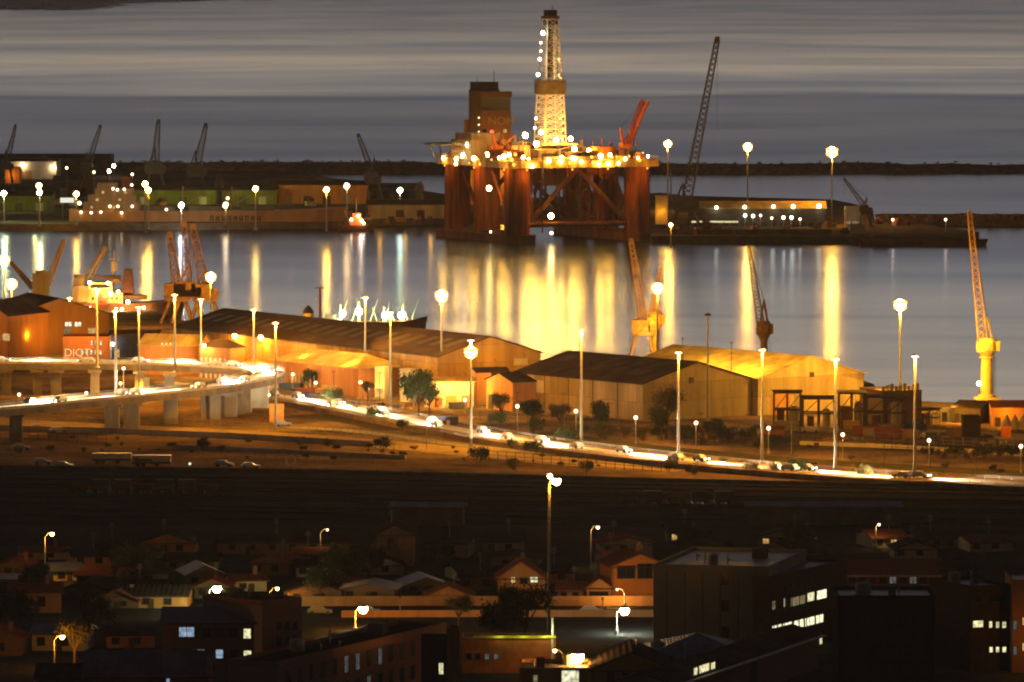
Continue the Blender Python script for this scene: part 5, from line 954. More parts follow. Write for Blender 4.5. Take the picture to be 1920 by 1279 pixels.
for x_ in (-2, 1.8): m = MB(); m.bar((x_, .2, 0), (x_, .2, z1), .12); obj('post', m, STEEL, t)
def trailer(label, xl, xr, yb, yt_, letters):
    A, B = P(xl, yb), P(xr, yb); wd = B.x - A.x; h = zt((xl + xr) / 2, yt_, A.y) - Z0; t = thing('truck_trailer', label, 'trailer', A, 0, 'box trailers parked by the yard wall')
    m = MB(); m.b2(0, 0, 1.1, wd, 2.5, h); 
    for k in range(int(wd / .8)): m.box((.4 + k * .8, -.02, (h + 1.1) / 2), (.06, .05, h - 1.3))
    obj('cargo_box', m, mat('pale_trailer_paint', (.6, .5, .36), .5, 0, .4, .2, streak=True), t); m = MB(); m.b2(0, .3, .7, wd, 2.2, 1.09); obj('chassis', m, DARKST, t)
    for x in (1.2, 2.4, wd - 3): m = MB(); m.bar((x, -.02, .5), (x, 2.52, .5), .5, 12); obj('wheel', m, DARKST, t)
    if letters:
        m = MB(); x = wd * .08
        for k, wk_ in enumerate((.35, .35, .8, .45, .5, .5, .55, .5, .4)): m.b2(x, -.1, h * .5 - (.3 if k < 2 else 0), x + wk_ * .62, -.06, h * .72 + (.35 if k < 2 else 0)); x += wk_ * .85
        obj('lettering', m, mat('dark_trailer_letters', (.1, .06, .05), .6), t)
trailer('pale box trailer with dark lettering parked by the yard wall', 248, 320, 876, 854, True); trailer('plain pale box trailer behind the lettered one', 172, 246, 870, 850, False)
q = P(545, 884); t = thing('round_sign', 'pale round ring sign standing by the yard wall', 'sign', q); m = MB()
for k in range(14): a, b = k * math.tau / 14, (k + 1) * math.tau / 14; m.bar((math.cos(a) * 1.0, 0, 2.3 + math.sin(a) * 1.0), (math.cos(b) * 1.0, 0, 2.3 + math.sin(b) * 1.0), .16, 5)
obj('ring', m, WHITE, t); m = MB(); m.bar((0, 0, 0), (0, 0, 1.3), .1); obj('post', m, STEEL, t)
q = P(356, 880); t = thing('lit_post', 'short greenish lit post by the yard wall', 'lamp', q); m = MB(); m.bar((0, 0, 0), (0, 0, 1.0), .15); obj('post', m, STEEL, t); m = MB(); m.ball((0, 0, 1.2), .3); obj('lamp_head', m, em('greenish_small', (.8, 1, .6), 1.2), t)
b = bpx('booth', 'yellow signboard box at the foot of the road mast beside the flyover', 'sign', 505, 792, 532, 792, 1, 763, wall=mat('orange_board', (.6, .33, .1), .7), roof=OCHRE); light(b.o, (1.5, -3, 3), 500, SOD)
b = bpx('booth', 'small orange lit booth on the flyover approach, under the tall mast', 'booth', 253, 742, 280, 742, 2, 712, wall=CREAM, roof=OCHRE); light(b.o, (1.5, -3, 3), 900, SOD)

# ------------------------------------------------------------------ road light masts
MAST = [(131, 558, 640, 'mast in front of the brown hall, leftmost of the left group', Z0), (182, 541, 690, 'tallest mast of the left group, rising beside the freighter bridge', ZF - .2), (217, 582, 742, 'mast on the near side of the flyover, left of the booth', ZF - .2), (261, 575, 716, 'mast inside the flyover loop over the orange booth', Z0 + 0), (328, 552, 700, 'mast in front of the rusty portal cranes, left', ZF - .2), (377, 560, 708, 'mast before the roof end of the long shed', Z0), (476, 580, 722, 'mast over the left part of the long shed, behind the loop tip', Z0), (517, 605, 805, 'tall mast standing just right of the flyover loop tip', Z0), (685, 557, 735, 'mast in front of the boat lights, left of two', Z0), (732, 585, 772, 'mast in front of the boat lights, right of two', Z0), (883, 637, 838, 'mast crossing the bright lamp at the long shed gable', Z0), (1090, 618, 835, 'mast in front of the dark shed roof', Z0), (1272, 660, 866, 'mast in front of the corner of the twin gables', Z0), (1429, 655, 868, 'mast in front of the dark column crane', Z0), (1566, 672, 891, 'mast before the brightest water reflection, by the steel frames', Z0), (1715, 667, 893, 'rightmost road mast, before open water', Z0)]
MAST = [(a, b, (d if d != 716 else 752), e, z) for a, b, d, e, z in MAST]
for px, yt_, yb, lb, z in MAST: high_mast(px, yt_, yb, lb, z)
high_mast(1327, 590, 790, 'dark unlit mast with a flat head beside the slim portal crane', Z0, lit=False)
G3 = 'starred harbour lights before the water'
for px, py, h, pw, lb in [(8, 488, 24, 26000, 'big bright lamp cut by the left edge of the photo'), (22, 533, 17, 12000, 'second bright lamp at the left edge, below the biggest'), (395, 520, 15.5, 70000, 'bright lamp above the rightmost portal crane'), (828, 555, 26, 26000, 'bright lamp over the right end of the long shed'), (883, 661, 16, 16000, 'bright lamp low before the orange gable of the long shed'), (1233, 541, 21.3, 40000, 'bright lamp over the yellow column crane'), (1688, 572, 26, 80000, 'bright lamp alone before open water at the right')]:
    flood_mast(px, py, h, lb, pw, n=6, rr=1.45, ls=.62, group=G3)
for i, (px, py, yb) in enumerate(((970, 762, 806), (1080, 771, 820), (1192, 783, 832), (1305, 793, 838), (1441, 803, 850), (1580, 815, 862), (1742, 826, 870), (1914, 837, 886))):
    post_lamp(px, py, yb, 'small globe lamp, %s of the row along the shed plot' % ('first from the left', 'second from the left', 'third from the left', 'fourth from the left', 'fifth from the left', 'sixth from the left', 'second from the right', 'last at the right edge')[i], 900)
for px, py, yb, lb, pw in [(232, 691, 745, 'orange lamp seen under the far side of the flyover loop', 1200), (36, 740, 760, 'small warm lamp low at the left under the flyover', 500), (162, 737, 760, 'small warm lamp under the flyover near the middle pier', 500), (549, 702, 735, 'yellow lamp before the pillars of the hipped hall', 1400), (592, 718, 740, 'warm lamp in front of the pale railing', 900), (653, 702, 736, 'small white lamp right of the hipped hall', 700), (676, 717, 745, 'white lamp left of the lower lamp pair near the kiosks', 700), (691, 728, 752, 'white lamp right of the lower lamp pair near the kiosks', 900), (776, 738, 765, 'warm lamp behind the big dark tree', 800), (872, 750, 775, 'small lamp left of the mast at the shed gable', 500), (226, 719, 745, 'pale lamp left of the orange booth', 500), (463, 734, 765, 'whitish lamp on the dark pier of the loop tip', 400)]:
    post_lamp(px, py, yb, lb, pw, group='small lamps around the flyover', r=.38)

# ------------------------------------------------------------------ cars with headlights on
def make_car():
    t = thing('car', 'pale car with bright headlights in the stream on the lit road', 'car', (0, 0, 0), 0, 'cars with headlights on the bright road')
    m = MB(); pr = [(-2.1, .35), (-2.15, .75), (-1.9, .95), (1.0, .92), (2.05, .78), (2.15, .4)]; n = len(pr)
    for s in (.86,): m.add([(x, -s, z) for x, z in pr] + [(x, s, z) for x, z in pr], [tuple(range(n)), tuple(range(2 * n - 1, n - 1, -1))] + [(i, i + n, (i + 1) % n + n, (i + 1) % n) for i in range(n)])
    obj('body', m, mat('pale_car_paint', (.32, .32, .31), .3, .1, 3, .05), t)
    m = MB(); m.add([(-1.8, -.78, .93), (.95, -.78, .93), (.95, .78, .93), (-1.8, .78, .93), (-1.35, -.64, 1.45), (.3, -.64, 1.45), (.3, .64, 1.45), (-1.35, .64, 1.45)], [(0, 1, 5, 4), (1, 2, 6, 5), (2, 3, 7, 6), (3, 0, 4, 7), (4, 5, 6, 7)]); obj('cabin', m, mat('pale_cabin', (.4, .4, .38), .3, 0, 3, .1), t)
    for x in (-1.3, 1.35):
        for y in (-.78, .78): m = MB(); m.bar((x, y - .1, .33), (x, y + .1, .33), .33, 12); obj('wheel', m, DARKST, t)
    for y in (-.6, .6): m = MB(); m.ball((2.12, y, .64), .13, 8, 4); obj('headlight', m, em('headlight_glow', (1, .92, .75), 14), t)
    l = bpy.data.lights.new('headlight_beam', 'SPOT'); l.energy = 130000; l.color = (1, .8, .5); l.spot_size = math.radians(76); l.spot_blend = .8; l.shadow_soft_size = .3
    o = bpy.data.objects.new('headlight_beam', l); COL.objects.link(o); o.parent = t; o.location = (2.5, 0, .95); o.rotation_euler = (math.radians(0), math.radians(-76), 0)
    return t
car0 = make_car(); first = [True]
def put_car(p, d, rev=False):
    c = car0 if first[0] else copy_tree(car0); first[0] = False
    c.location = p; a = math.atan2(d.y, d.x) + (math.pi if rev else 0); c.rotation_euler = (0, 0, a); return c
def along(pts, s0, step, off, rev, z, limit):
    acc, nxt = 0, s0
    for i in range(len(pts) - 1):
        a, b = pts[i], pts[i + 1]; L = (b - a).length
        while acc + L >= nxt:
            p = a.lerp(b, (nxt - acc) / L); d = (b - a).normalized(); n = Vector((-d.y, d.x, 0)); q = p + n * off; sx = 960 + q.x / q.y * F
            if limit(sx): put_car(Vector((q.x, q.y, q.z + z)), d, rev)
            nxt += step * R.uniform(.8, 1.2)
        acc += L
along(low, 6, 31, 1.4, False, .02, lambda s: 506 < s < 1930); along(low, 22, 35, -1.4, True, .02, lambda s: 506 < s < 1930)
along(loop, 5, 30, 1.5, False, .06, lambda s: -10 < s); along(loop, 24, 40, -1.5, True, .06, lambda s: -10 < s)

# ------------------------------------------------------------------ trees and bushes
def tree_proto(name, seed, h, cw, dens, bush=False):
    r = random.Random(seed); t = thing(name, 'x', 'tree', (0, 0, 0))
    m = MB(); th = h * (.18 if bush else .42); m.bar((0, 0, 0), (0, 0, th), h * .035, 6, h * .022)
    cl_ = []
    for k in range(5 if bush else 9):
        a, e = r.uniform(0, 6.28), r.uniform(.2, 1); c = Vector((math.cos(a) * cw * .36 * r.uniform(.3, 1), math.sin(a) * cw * .36 * r.uniform(.3, 1), th + (h - th) * r.uniform(.15, .8))); cl_.append((c, r.uniform(.14, .26) * cw)); m.bar((0, 0, th * .8), c, h * .015, 5, h * .006)
    obj('trunk', m, BARK, t); g = MB()
    for k in range(dens):
        c, s = cl_[r.randrange(len(cl_))]; v = Vector((r.gauss(0, 1), r.gauss(0, 1), r.gauss(0, .8))); v = v.normalized() * s * (r.uniform(.3, 1.0) + (.45 if r.random() < .12 else 0)); p = c + v; q = .033 * cw * r.uniform(.5, 1.2)
        a = Vector((r.gauss(0, 1), r.gauss(0, 1), r.gauss(0, 1))).normalized() * q; b = a.cross(Vector((r.gauss(0, 1), r.gauss(0, 1), r.gauss(0, 1)))).normalized() * q * .7; g.add([p - a, p + b, p + a, p - b], [(0, 1, 2, 3)])
    obj('crown', g, LEAF if seed % 2 else LEAF2, t); return t
PROT = [tree_proto('broad_tree', 1, 7, 8, 2600), tree_proto('broad_tree', 2, 9, 7, 2600), tree_proto('bush', 3, 2.6, 4.4, 1100, True), tree_proto('bush', 4, 2.0, 3.8, 900, True)]; used = set()
def plant(k, px, py, s, label, group):
    t = PROT[k] if k not in used else copy_tree(PROT[k]); used.add(k); t.location = P(px, py); t.rotation_euler = (0, 0, R.uniform(0, 6.28)); t.scale = (s, s, s * R.uniform(.85, 1.15)); tag(t, label, 'bush' if k > 1 else 'tree', group); return t
for k, px, py, s, lb in [(0, 785, 786, 1.35, 'biggest dark tree, between the kiosks and the starred lamp'), (1, 805, 782, .9, 'dark tree against the glowing store wall'), (1, 452, 694, .7, 'small round tree at the flyover tip canopy'), (0, 585, 735, .7, 'small tree before the hipped hall'), (1, 690, 752, .6, 'thin tree among the lower lamps near the kiosks'), (0, 1130, 812, .9, 'tree before the tan shed wall, by the second globe lamp'), (1, 1050, 808, .8, 'tree before the tan shed wall, left part'), (0, 1240, 826, .9, 'tree at the corner of the twin gables'), (1, 1250, 822, 1.2, 'taller tree at the shed corner against the tan gable'), (0, 1000, 800, .9, 'tree below the left part of the dark roof'), (1, 940, 795, .8, 'tree in front of the annex'), (0, 1340, 832, .8, 'tree in front of the right gable wall')]:
    plant(k, px, py, s, lb, 'trees around the sheds')
for k, px, py, s, lb in [(2, 626, 762, 1.5, 'largest bush overlapping the bright road near the loop'), (3, 668, 774, .9, 'small bush on the near edge of the road, left'), (2, 755, 806, 1.0, 'bush beside the road under the signs'), (3, 985, 846, 1.3, 'bush left of the gap in the light of the road'), (2, 1005, 852, 1.3, 'bush on the verge in the middle of the road'), (2, 1060, 836, 1.6, 'wide bush on the far verge of the road'), (3, 1255, 884, 1.2, 'bush beside the mast at the twin gables'), (2, 1410, 890, 1.0, 'bush left of the mast at the dark crane'), (3, 1460, 892, 1.4, 'bush on the near verge, left of a pair'), (2, 1494, 892, 1.3, 'bush on the near verge, right of a pair'), (3, 1618, 900, 1.5, 'bush on the near verge right of the pale mast'), (2, 960, 842, .8, 'low bush on the slope under the road'), (2, 380, 845, .9, 'bush on the earth slope left of the loop piers'), (3, 560, 836, .9, 'bush on the earth slope, middle'), (3, 615, 838, .9, 'bush on the earth slope, right'), (2, 720, 850, 1.4, 'bush below the slope by the thin pole'), (2, 900, 872, 1.5, 'bush near the wall below the sign'), (3, 965, 882, 1.3, 'tall bush near the wall under the road gap'), (2, 700, 790, 1.2, 'bush on the grass patch beside the road'), (3, 1300, 892, 1.1, 'bush by the wall right of the gables mast'), (2, 1100, 890, 1.0, 'bush by the wall below the wide bush')]:
    plant(k, px, py, s, lb, 'bushes along the bright road')
for i in range(26):
    px = R.uniform(880, 1480); plant(2 + i % 2, px, 800 + (px - 880) * .06 + R.uniform(-3, 10), R.uniform(.9, 1.7), 'dark bush in the dense belt below the tan sheds', 'belt of bushes below the sheds')
for i in range(8):
    px = 1740 + i * 26; plant(2 + i % 2, px, 862 + R.uniform(-4, 8), R.uniform(.9, 1.4), 'dark bush in the row below the container at the right', 'row of bushes at the right')
for lb, px, yt_, yb in [('thin bare pole on the slope right of the blue sign post', 800, 800, 842), ('thin pole left of the steel shelter', 1484, 790, 850), ('thin white pole in the works yard', 1604, 740, 800), ('thin pole before the tan shed', 1058, 745, 800)]:
    b = P(px, yb); t = thing('thin_pole', lb, 'pole', b, 0, 'thin poles'); m = MB(); m.bar((0, 0, 0), (0, 0, zt(px, yt_, b.y) - Z0), .11, 6, .07); obj('pole_shaft', m, STEEL, t)
for i in range(14):                                      # parked cars in the plots
    px, py = [(70, 808), (110, 812), (40, 845), (420, 876), (470, 880), (1330, 812), (1365, 814), (1400, 812), (1520, 812), (120, 878), (80, 872), (1700, 822), (1740, 824), (530, 800)][i]
    if i == 0:
        park = thing('parked_car', 'x', 'car', (0, 0, 0), 0, 'cars parked unlit by the flyover and works')
        for ch in list(car0.children):
            if ch.type == 'MESH' and not ch.name.startswith('headlight'): c = ch.copy(); COL.objects.link(c); c.parent = park; c.matrix_parent_inverse = Matrix()
            elif ch.name.startswith('headlight') and ch.type == 'MESH': c = bpy.data.objects.new('headlight', me('headlight', MB().ball((2.12, -.6 if ch.name == 'headlight' else .6, .64), .13, 6, 4), GLASS)); COL.objects.link(c); c.parent = park
        k = park
    else: k = copy_tree(park)
    k.location = P(px, py) + Vector((0, 0, .06)); k.rotation_euler = (0, 0, R.uniform(-.3, .3)); k['label'] = ['unlit car parked under the far left of the flyover', 'unlit car parked right of the leftmost parked car', 'unlit car parked low at the left near the wall', 'unlit car by the yard wall left of the ring sign', 'unlit car by the yard wall nearest the ring sign', 'unlit car before the right gable, left of three', 'unlit car before the right gable, middle of three', 'unlit car before the right gable, right of three', 'unlit car under the steel pipe frames', 'unlit car beside the plain trailer', 'unlit car left of the one beside the plain trailer', 'unlit car in the works yard, left of two', 'unlit car in the works yard, right of two', 'unlit car beside the orange signboard box'][i]

# ------------------------------------------------------------------ yard clutter
CW = [mat('rust_red_container', (.3, .1, .05), .7, 0, .5, .4), mat('blue_container', (.06, .1, .22), .7, 0, .5, .4), mat('ochre_container', (.45, .3, .1), .7, 0, .5, .4), mat('grey_container', (.3, .28, .25), .7, 0, .5, .4)]
def crate_at(px, py, l, w_, h, mt, label, group, name='shipping_container', cat='container'):
    t = thing(name, label, cat, P(px, py), R.uniform(-.5, .5), group); m = MB(); m.b2(-l / 2, 0, .12, l / 2, w_, h)
    for k in range(int(l / .6)): m.box((-l / 2 + .3 + k * .6, -.02, h * .52), (.18, .06, h * .86))
    obj('box', m, mt, t)
    for s in (-1, 1): m = MB(); m.b2(s * l / 2 - s * .02, .1, .2, s * l / 2 + s * .06, w_ - .1, h - .1); obj('door', m, DARKST, t)
for i in range(30):
    zone = i % 3; px, py = [(R.uniform(520, 900), 0), (R.uniform(1290, 1480), 0), (R.uniform(1560, 1800), 0)][zone]
    py = [R.uniform(726, 752) + (px - 520) * .05, R.uniform(806, 830), R.uniform(806, 828)][zone]
    crate_at(px, py, R.choice((2.5, 4, 6)), 2.3, R.uniform(1.6, 2.5), CW[i % 4], ['small container standing among the kiosks and halls left of centre', 'small container in the yard before the right gable wall', 'small container in the works yard at the right'][zone], ['containers left of centre', 'containers before the right gable', 'containers of the works yard'][zone])
for i in range(40):
    zone = i % 2; px = R.uniform(530, 900) if zone == 0 else R.uniform(1500, 1900); py = (738 + (px - 530) * .055 + R.uniform(-8, 18)) if zone == 0 else R.uniform(806, 846); q = P(px, py); s = R.uniform(.5, 1.3)
    t = thing('rubble_heap', 'low heap of rubble and boards in the lit plots left of centre' if zone == 0 else 'low heap of rubble and boards in the works yard', 'rubble', q, R.random() * 3, 'rubble heaps left of centre' if zone == 0 else 'rubble heaps of the works yard'); m = MB()
    for k in range(9): m.box((R.gauss(0, s), R.gauss(0, s), R.uniform(.1, .4) * s), (R.uniform(.4, 1.2), R.uniform(.3, .9), R.uniform(.2, .8)), R.random() * 3)
    po = obj('pile', m, [CONC, OCHRE, BARK][i % 3], t); po['kind'] = 'stuff'
for i, (x0, y0, x1, y1) in enumerate(((520, 752, 760, 770), (880, 762, 1120, 786), (1300, 812, 1480, 822), (1640, 826, 1900, 842), (0, 822, 200, 832), (420, 858, 700, 870), (900, 860, 1240, 886))):
    fence('fence', 'weathered wire fence, %s' % ['under the kiosks left of centre', 'before the tan shed and its annex', 'before the right gable wall', 'before the works yard', 'on the bare earth at the far left', 'on the slope above the ring sign', 'between bushes and the long yard wall'][i], [P(x0, y0), P(x1, y1)], 1.9, 2.6, STEEL if i % 2 else DARKST, .045, 'wire fences')
for i in range(16):
    px = 540 + i * 86; py = 744 + (px - 512) * .122 - 16 + (8 if i % 2 else 0); b = P(px, py); t = thing('thin_pole', 'thin dark wire pole in the row beyond the bright road', 'pole', b, 0, 'wire poles beyond the road'); m = MB(); m.bar((0, 0, 0), (0, 0, 7.5), .1, 5, .06); obj('pole_shaft', m, DARKST, t); m = MB(); m.box((0, 0, 7.1), (1.4, .1, .1)); obj('crossarm', m, DARKST, t)
for i in range(60):
    px = R.uniform(-20, 1900); py = 838 + max(0, px - 300) * .028 + R.uniform(-12, 18)
    plant(2 + i % 2, px, min(py, 878 + px * .018), R.uniform(.25, .6), 'small scrubby tuft on the bare ground by the yard wall', 'scrub tufts by the yard wall')
# ------------------------------------------------------------------ rail yard
RAILM = mat('worn_rail_steel', (.05, .046, .046), .6, .2, 2, .3)
for i in range(9):
    y0 = [903, 911, 922, 927, 939, 944, 957, 966, 979][i]; a, b = P(-150, y0 - 16), P(2100, y0 + 22); m = MB(); d = (b - a).normalized(); nn = Vector((-d.y, d.x, 0))
    for s in (-.75, .75): m.bar(a + nn * s + Vector((0, 0, .16)), b + nn * s + Vector((0, 0, .16)), .11, 4)
    k = 0; L = (b - a).length
    while k < L: c = a + d * k; m.box((c.x, c.y, c.z + .03), (.3, 2.5, .1), math.atan2(d.y, d.x)); k += 2.4
    solo('railway_track', m, RAILM, None, None, kind='structure')
for lb, px, py, wd, c in [('long low platform canopy in the dark rail yard, left of two', 800, 985, 14, ROOFP), ('long low platform canopy in the dark rail yard, right of two', 1545, 984, 30, ROOFP)]:
    A = P(px - wd * 4.8, py); B = P(px + wd * 4.8, py + 1); b = Bld('platform_canopy', lb, 'canopy', A, B, 5, 3.6, 4.2, axis='x', wall=CONCD, roof=c)
for i in range(12):
    px = 150 + i * 40 if i < 7 else 1180 + (i - 7) * 44; t = thing('goods_wagon', 'dark goods wagon standing in the unlit rail yard, %s string' % ('left' if i < 7 else 'right'), 'wagon', P(px, 926 + (0 if i < 7 else 22)), .012, 'goods wagons, %s string' % ('left' if i < 7 else 'right'))
    m = MB(); m.b2(-1.8, -1.3, 1.1, 1.8, 1.3, 3.0 if i % 3 else 2.0); obj('wagon_body', m, [RUST, CONCD, BRICKD][i % 3], t); m = MB(); m.b2(-1.9, -1.1, .8, 1.9, 1.1, 1.08); obj('underframe', m, DARKST, t)
    for x in (-1.1, 1.1): m = MB(); m.bar((x, -.85, .45), (x, .85, .45), .42, 10); obj('wheelset', m, DARKST, t)

for lb, pp, h in [('low pale retaining wall on the earth slope, upper', ((-60, 806), (180, 812), (430, 822), (700, 838)), 1.3), ('low pale retaining wall on the earth slope, lower', ((330, 842), (520, 850), (760, 862)), 1.0), ('low kerb wall beside the works yard', ((1500, 834), (1700, 842), (1930, 856)), .9)]:
    q = [P(a, b) for a, b in pp]; L_, R_ = ribbon(q, .4); m = MB(); sheet(m, L_, R_, -.2, h); m.v = [(x - q[0].x, y - q[0].y, z - Z0) for x, y, z in m.v]
    o = bpy.data.objects.new('retaining_wall', me('retaining_wall', m, CREAM)); COL.objects.link(o); o.location = q[0]; tag(o, lb, 'wall')
# ================================================================== the dark town in front
Bx = bpx
# street with lit walls
strip('street', ((-200, 1166), (300, 1160), (700, 1156), (1225, 1158), (1400, 1160)), 9, ASPH, .03)
m = MB(); pts = [P(a, b) for a, b in ((505, 1137), (800, 1136), (1228, 1136))]; L_, R_ = ribbon(pts, .3); sheet(m, L_, R_, -.1, 1.7); m.v = [(x - pts[0].x, y - pts[0].y, z - Z0) for x, y, z in m.v]
wl = bpy.data.objects.new('street_wall', me('street_wall', m, OCHRE)); COL.objects.link(wl); wl.location = pts[0]; tag(wl, 'longer low orange-lit wall along the far side of the street', 'wall')
m = MB(); pts = [P(a, b) for a, b in ((640, 1158), (900, 1157), (1228, 1157))]; L_, R_ = ribbon(pts, .3); sheet(m, L_, R_, -.1, 1.2); m.v = [(x - pts[0].x, y - pts[0].y, z - Z0) for x, y, z in m.v]
wl = bpy.data.objects.new('street_wall', me('street_wall', m, OCHRE)); COL.objects.link(wl); wl.location = pts[0]; tag(wl, 'low orange-lit wall along the near side of the street', 'wall')
# houses
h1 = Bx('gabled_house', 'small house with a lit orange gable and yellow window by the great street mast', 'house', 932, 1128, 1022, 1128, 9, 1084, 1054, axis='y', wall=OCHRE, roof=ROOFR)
h1.panel('brick_base', -.02, 0, h1.w + .02, 2.0, BRICKD, 'f', .003, .1); h1.wpx(994, 1082, 1008, 1092, W_YEL); h1.wpx(958, 1082, 966, 1094, W_WRM); h1.wpx(976, 1084, 988, 1094)
m = MB(); m.b2(3.2, 4, 5.2, 4.0, 4.8, 7.0); obj('chimney', m, BRICK, h1.o)
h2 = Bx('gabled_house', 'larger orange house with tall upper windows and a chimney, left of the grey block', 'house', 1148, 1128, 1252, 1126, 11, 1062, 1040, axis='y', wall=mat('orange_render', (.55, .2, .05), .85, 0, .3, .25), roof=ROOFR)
h2.wpx(1158, 1062, 1190, 1084); h2.wpx(1196, 1058, 1222, 1084); h2.wpx(1228, 1068, 1244, 1086, mull=0)
m = MB(); m.b2(5.0, 3, 6.4, 6.0, 4, 9.4); m.lathe((5.5, 3.5, 9.4), [(.35, 0), (.3, .5)], 8); obj('chimney', m, OCHRE, h2.o)
h3 = Bx('gabled_house', 'low orange gable between the two lit houses', 'house', 1100, 1128, 1148, 1128, 7, 1102, 1086, axis='y', wall=OCHRE, roof=ROOFR); h3.wpx(1106, 1110, 1140, 1118)
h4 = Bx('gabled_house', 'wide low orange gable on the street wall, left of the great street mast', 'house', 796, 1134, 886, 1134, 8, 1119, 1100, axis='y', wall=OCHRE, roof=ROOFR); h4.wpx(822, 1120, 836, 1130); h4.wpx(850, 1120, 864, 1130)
h5 = Bx('gabled_house', 'dim small house left of the low gable, roof barely lit', 'house', 1046, 1126, 1096, 1126, 7, 1108, 1092, axis='x', wall=OCHRE, roof=ROOFR); h5.wpx(1052, 1112, 1062, 1120); h5.wpx(1074, 1112, 1084, 1120)
for h in (h1, h2, h3, h4, h5): tag(h.o, group='lit houses on the street')
lw_ = Bx('long_house', 'long pale low house with an unlit roof below the rail yard', 'house', 405, 1040, 705, 1040, 10, 1017, 1004, wall=mat('grey_pink_render', (.22, .16, .13), .85, 0, .3, .3), roof=ROOFD); lw_.wpx(462, 1024, 468, 1040); 
for k in range(7): lw_.wpx(430 + k * 38, 1022, 440 + k * 38, 1031)
gw = Bx('church_gable', 'dim pinkish gabled hall at the right end of the long pale house', 'hall', 704, 1060, 776, 1060, 14, 1003, 986, axis='y', wall=mat('pinkish_render', (.3, .17, .1), .85, 0, .3, .3), roof=ROOFD); gw.wpx(728, 1010, 744, 1030)
# cluster of dim roofs
dim = [(20, 1150, 115, 1112, 1094), (120, 1128, 200, 1105, 1092), (100, 1090, 156, 1070, 1056), (180, 1140, 260, 1125, 1108), (218, 1140, 350, 1118, 1098), (350, 1100, 420, 1078, 1062), (440, 1110, 500, 1090, 1078), (540, 1128, 640, 1110, 1092), (-40, 1108, 42, 1088, 1078), (0, 1080, 60, 1062, 1050), (860, 1090, 925, 1072, 1058), (640, 1126, 740, 1106, 1096), (1300, 1080, 1420, 1060, 1050), (900, 1060, 1010, 1048, 1040), (60, 1220, 160, 1190, 1172), (-60, 1230, 40, 1200, 1182), (200, 1215, 290, 1192, 1178), (760, 1110, 840, 1098, 1084), (40, 1050, 130, 1036, 1026)]
wr = ['at the left end of the street', 'under the leftmost tall street lamp', 'pale walled, beside the tall left lamp', 'with an orange gutter line, second on the left', 'wide and low before the brick office block', 'pale, left behind the white street light', 'behind the small orange lamp', 'before the tree by the thin lit pole', 'at the left edge above the street', 'high at the left edge', 'left behind the lit gable house', 'right of the tree by the thin lit pole', 'behind the grey block roof', 'far back, left of the great mast', 'low at the left, beside the orange lamp', 'at the bottom left edge', 'behind the mauve roof', 'left behind the wide low gable', 'furthest back at the left, under the rail yard']
for i, (xl, yb, xr, ye, yr_) in enumerate(dim):
    b = Bx('town_house', 'dim town house %s' % wr[i], 'house', xl, yb, xr, yb + R.uniform(-2, 2), 9, ye, yr_, axis='xy'[i % 2], wall=[OCHRE, CONCD, CREAM, BRICKD][i % 4], roof=[ROOFR, ROOFD, ROOFB][i % 3], group='dim town houses')
    n = max(1, int(b.w / 3.2))
    for k in range(n): b.win(.9 + k * (b.w - 1) / n, b.h * .35, .9 + k * (b.w - 1) / n + 1.1, b.h * .8, GLASS)
    b.panel('door', b.w * .46, 0, b.w * .46 + .9, min(2.1, b.h * .8), BARK)
    if i % 3 == 0: m = MB(); m.b2(b.w * .7, b.d * .4, b.h * .9, b.w * .7 + .7, b.d * .4 + .7, b.h * 1.2 + 2); obj('chimney', m, BRICK, b.o)
# grey apartment block with its lit stair face
A, B = P(1225, 1226), P(1442, 1232)
ap = Bld('apartment_block', 'big grey block with a blank side wall and two rows of lit windows', 'office block', A, B, 30, zt(1333, 1066, A.y) - Z0, None, wall=mat('grey_render', (.24, .21, .18), .85, 0, .15, .25, streak=True), roof=ROOFB, skew=0)
ap.o.location = A
rw = mat('brown_facade', (.17, .08, .05), .8); fz = zt(1442, 1068, B.y) - Z0
# right wing running back: a separate facade building turned towards us
A2 = P(1446, 1233); B2 = P(1588, 1196)
fa = Bld('office_wing', 'brown office wing with two slanting rows of bright windows, joined to the grey block', 'office block', A2, B2, 16, zt(1446, 1090, A2.y) - Z0, None, wall=rw, roof=ROOFB)
for k, (x0, x1, lit) in enumerate(((1447, 1453, W_DIM), (1469, 1472, W_YEL), (1482, 1509, W_DIM), (1513, 1526, W_YEL), (1531, 1549, W_YEL))):
    yc = 1128 - (x0 - 1447) * .245 + 0; fa.wpx(x0, yc - 1 , x1, yc + 15, em_window('bright_office_window', (1, .95, .6), 1.7) if k == 4 else lit, mull=0)
for k in range(5):
    x0 = 1447 + k * 20.5; yc = 1172 - k * 20.5 * .235; fa.wpx(x0, yc, x0 + 18 - (4 if k == 4 else 0), yc + 15, em_window('bright_office_window', (1, .95, .6), 1.7), mull=1)
fa.wpx(1533, 1189, 1541, 1208, W_YEL, mull=0)
for k in range(5): fa.panel('pilaster', 2.2 + k * 3.0, 0, 2.4 + k * 3.0, fa.h - 1, CONCD, 'f')
# long orange eaves behind
le = Bx('long_hall', 'long hall with two orange-lit eave lines behind the office wing', 'hall', 1420, 1112, 1766, 1112, 16, 1076, 1050, wall=mat('reddish_wall', (.26, .1, .05), .85), roof=ROOFR)
for k in range(9): le.wpx(1592 + k * 19, 1082, 1604 + k * 19, 1094, W_GRY if k in (4, 6) else GLASS)
le.panel('gutter', 0, le.h - .5, le.w, le.h - .15, OCHRE, 'f', .5, .75)
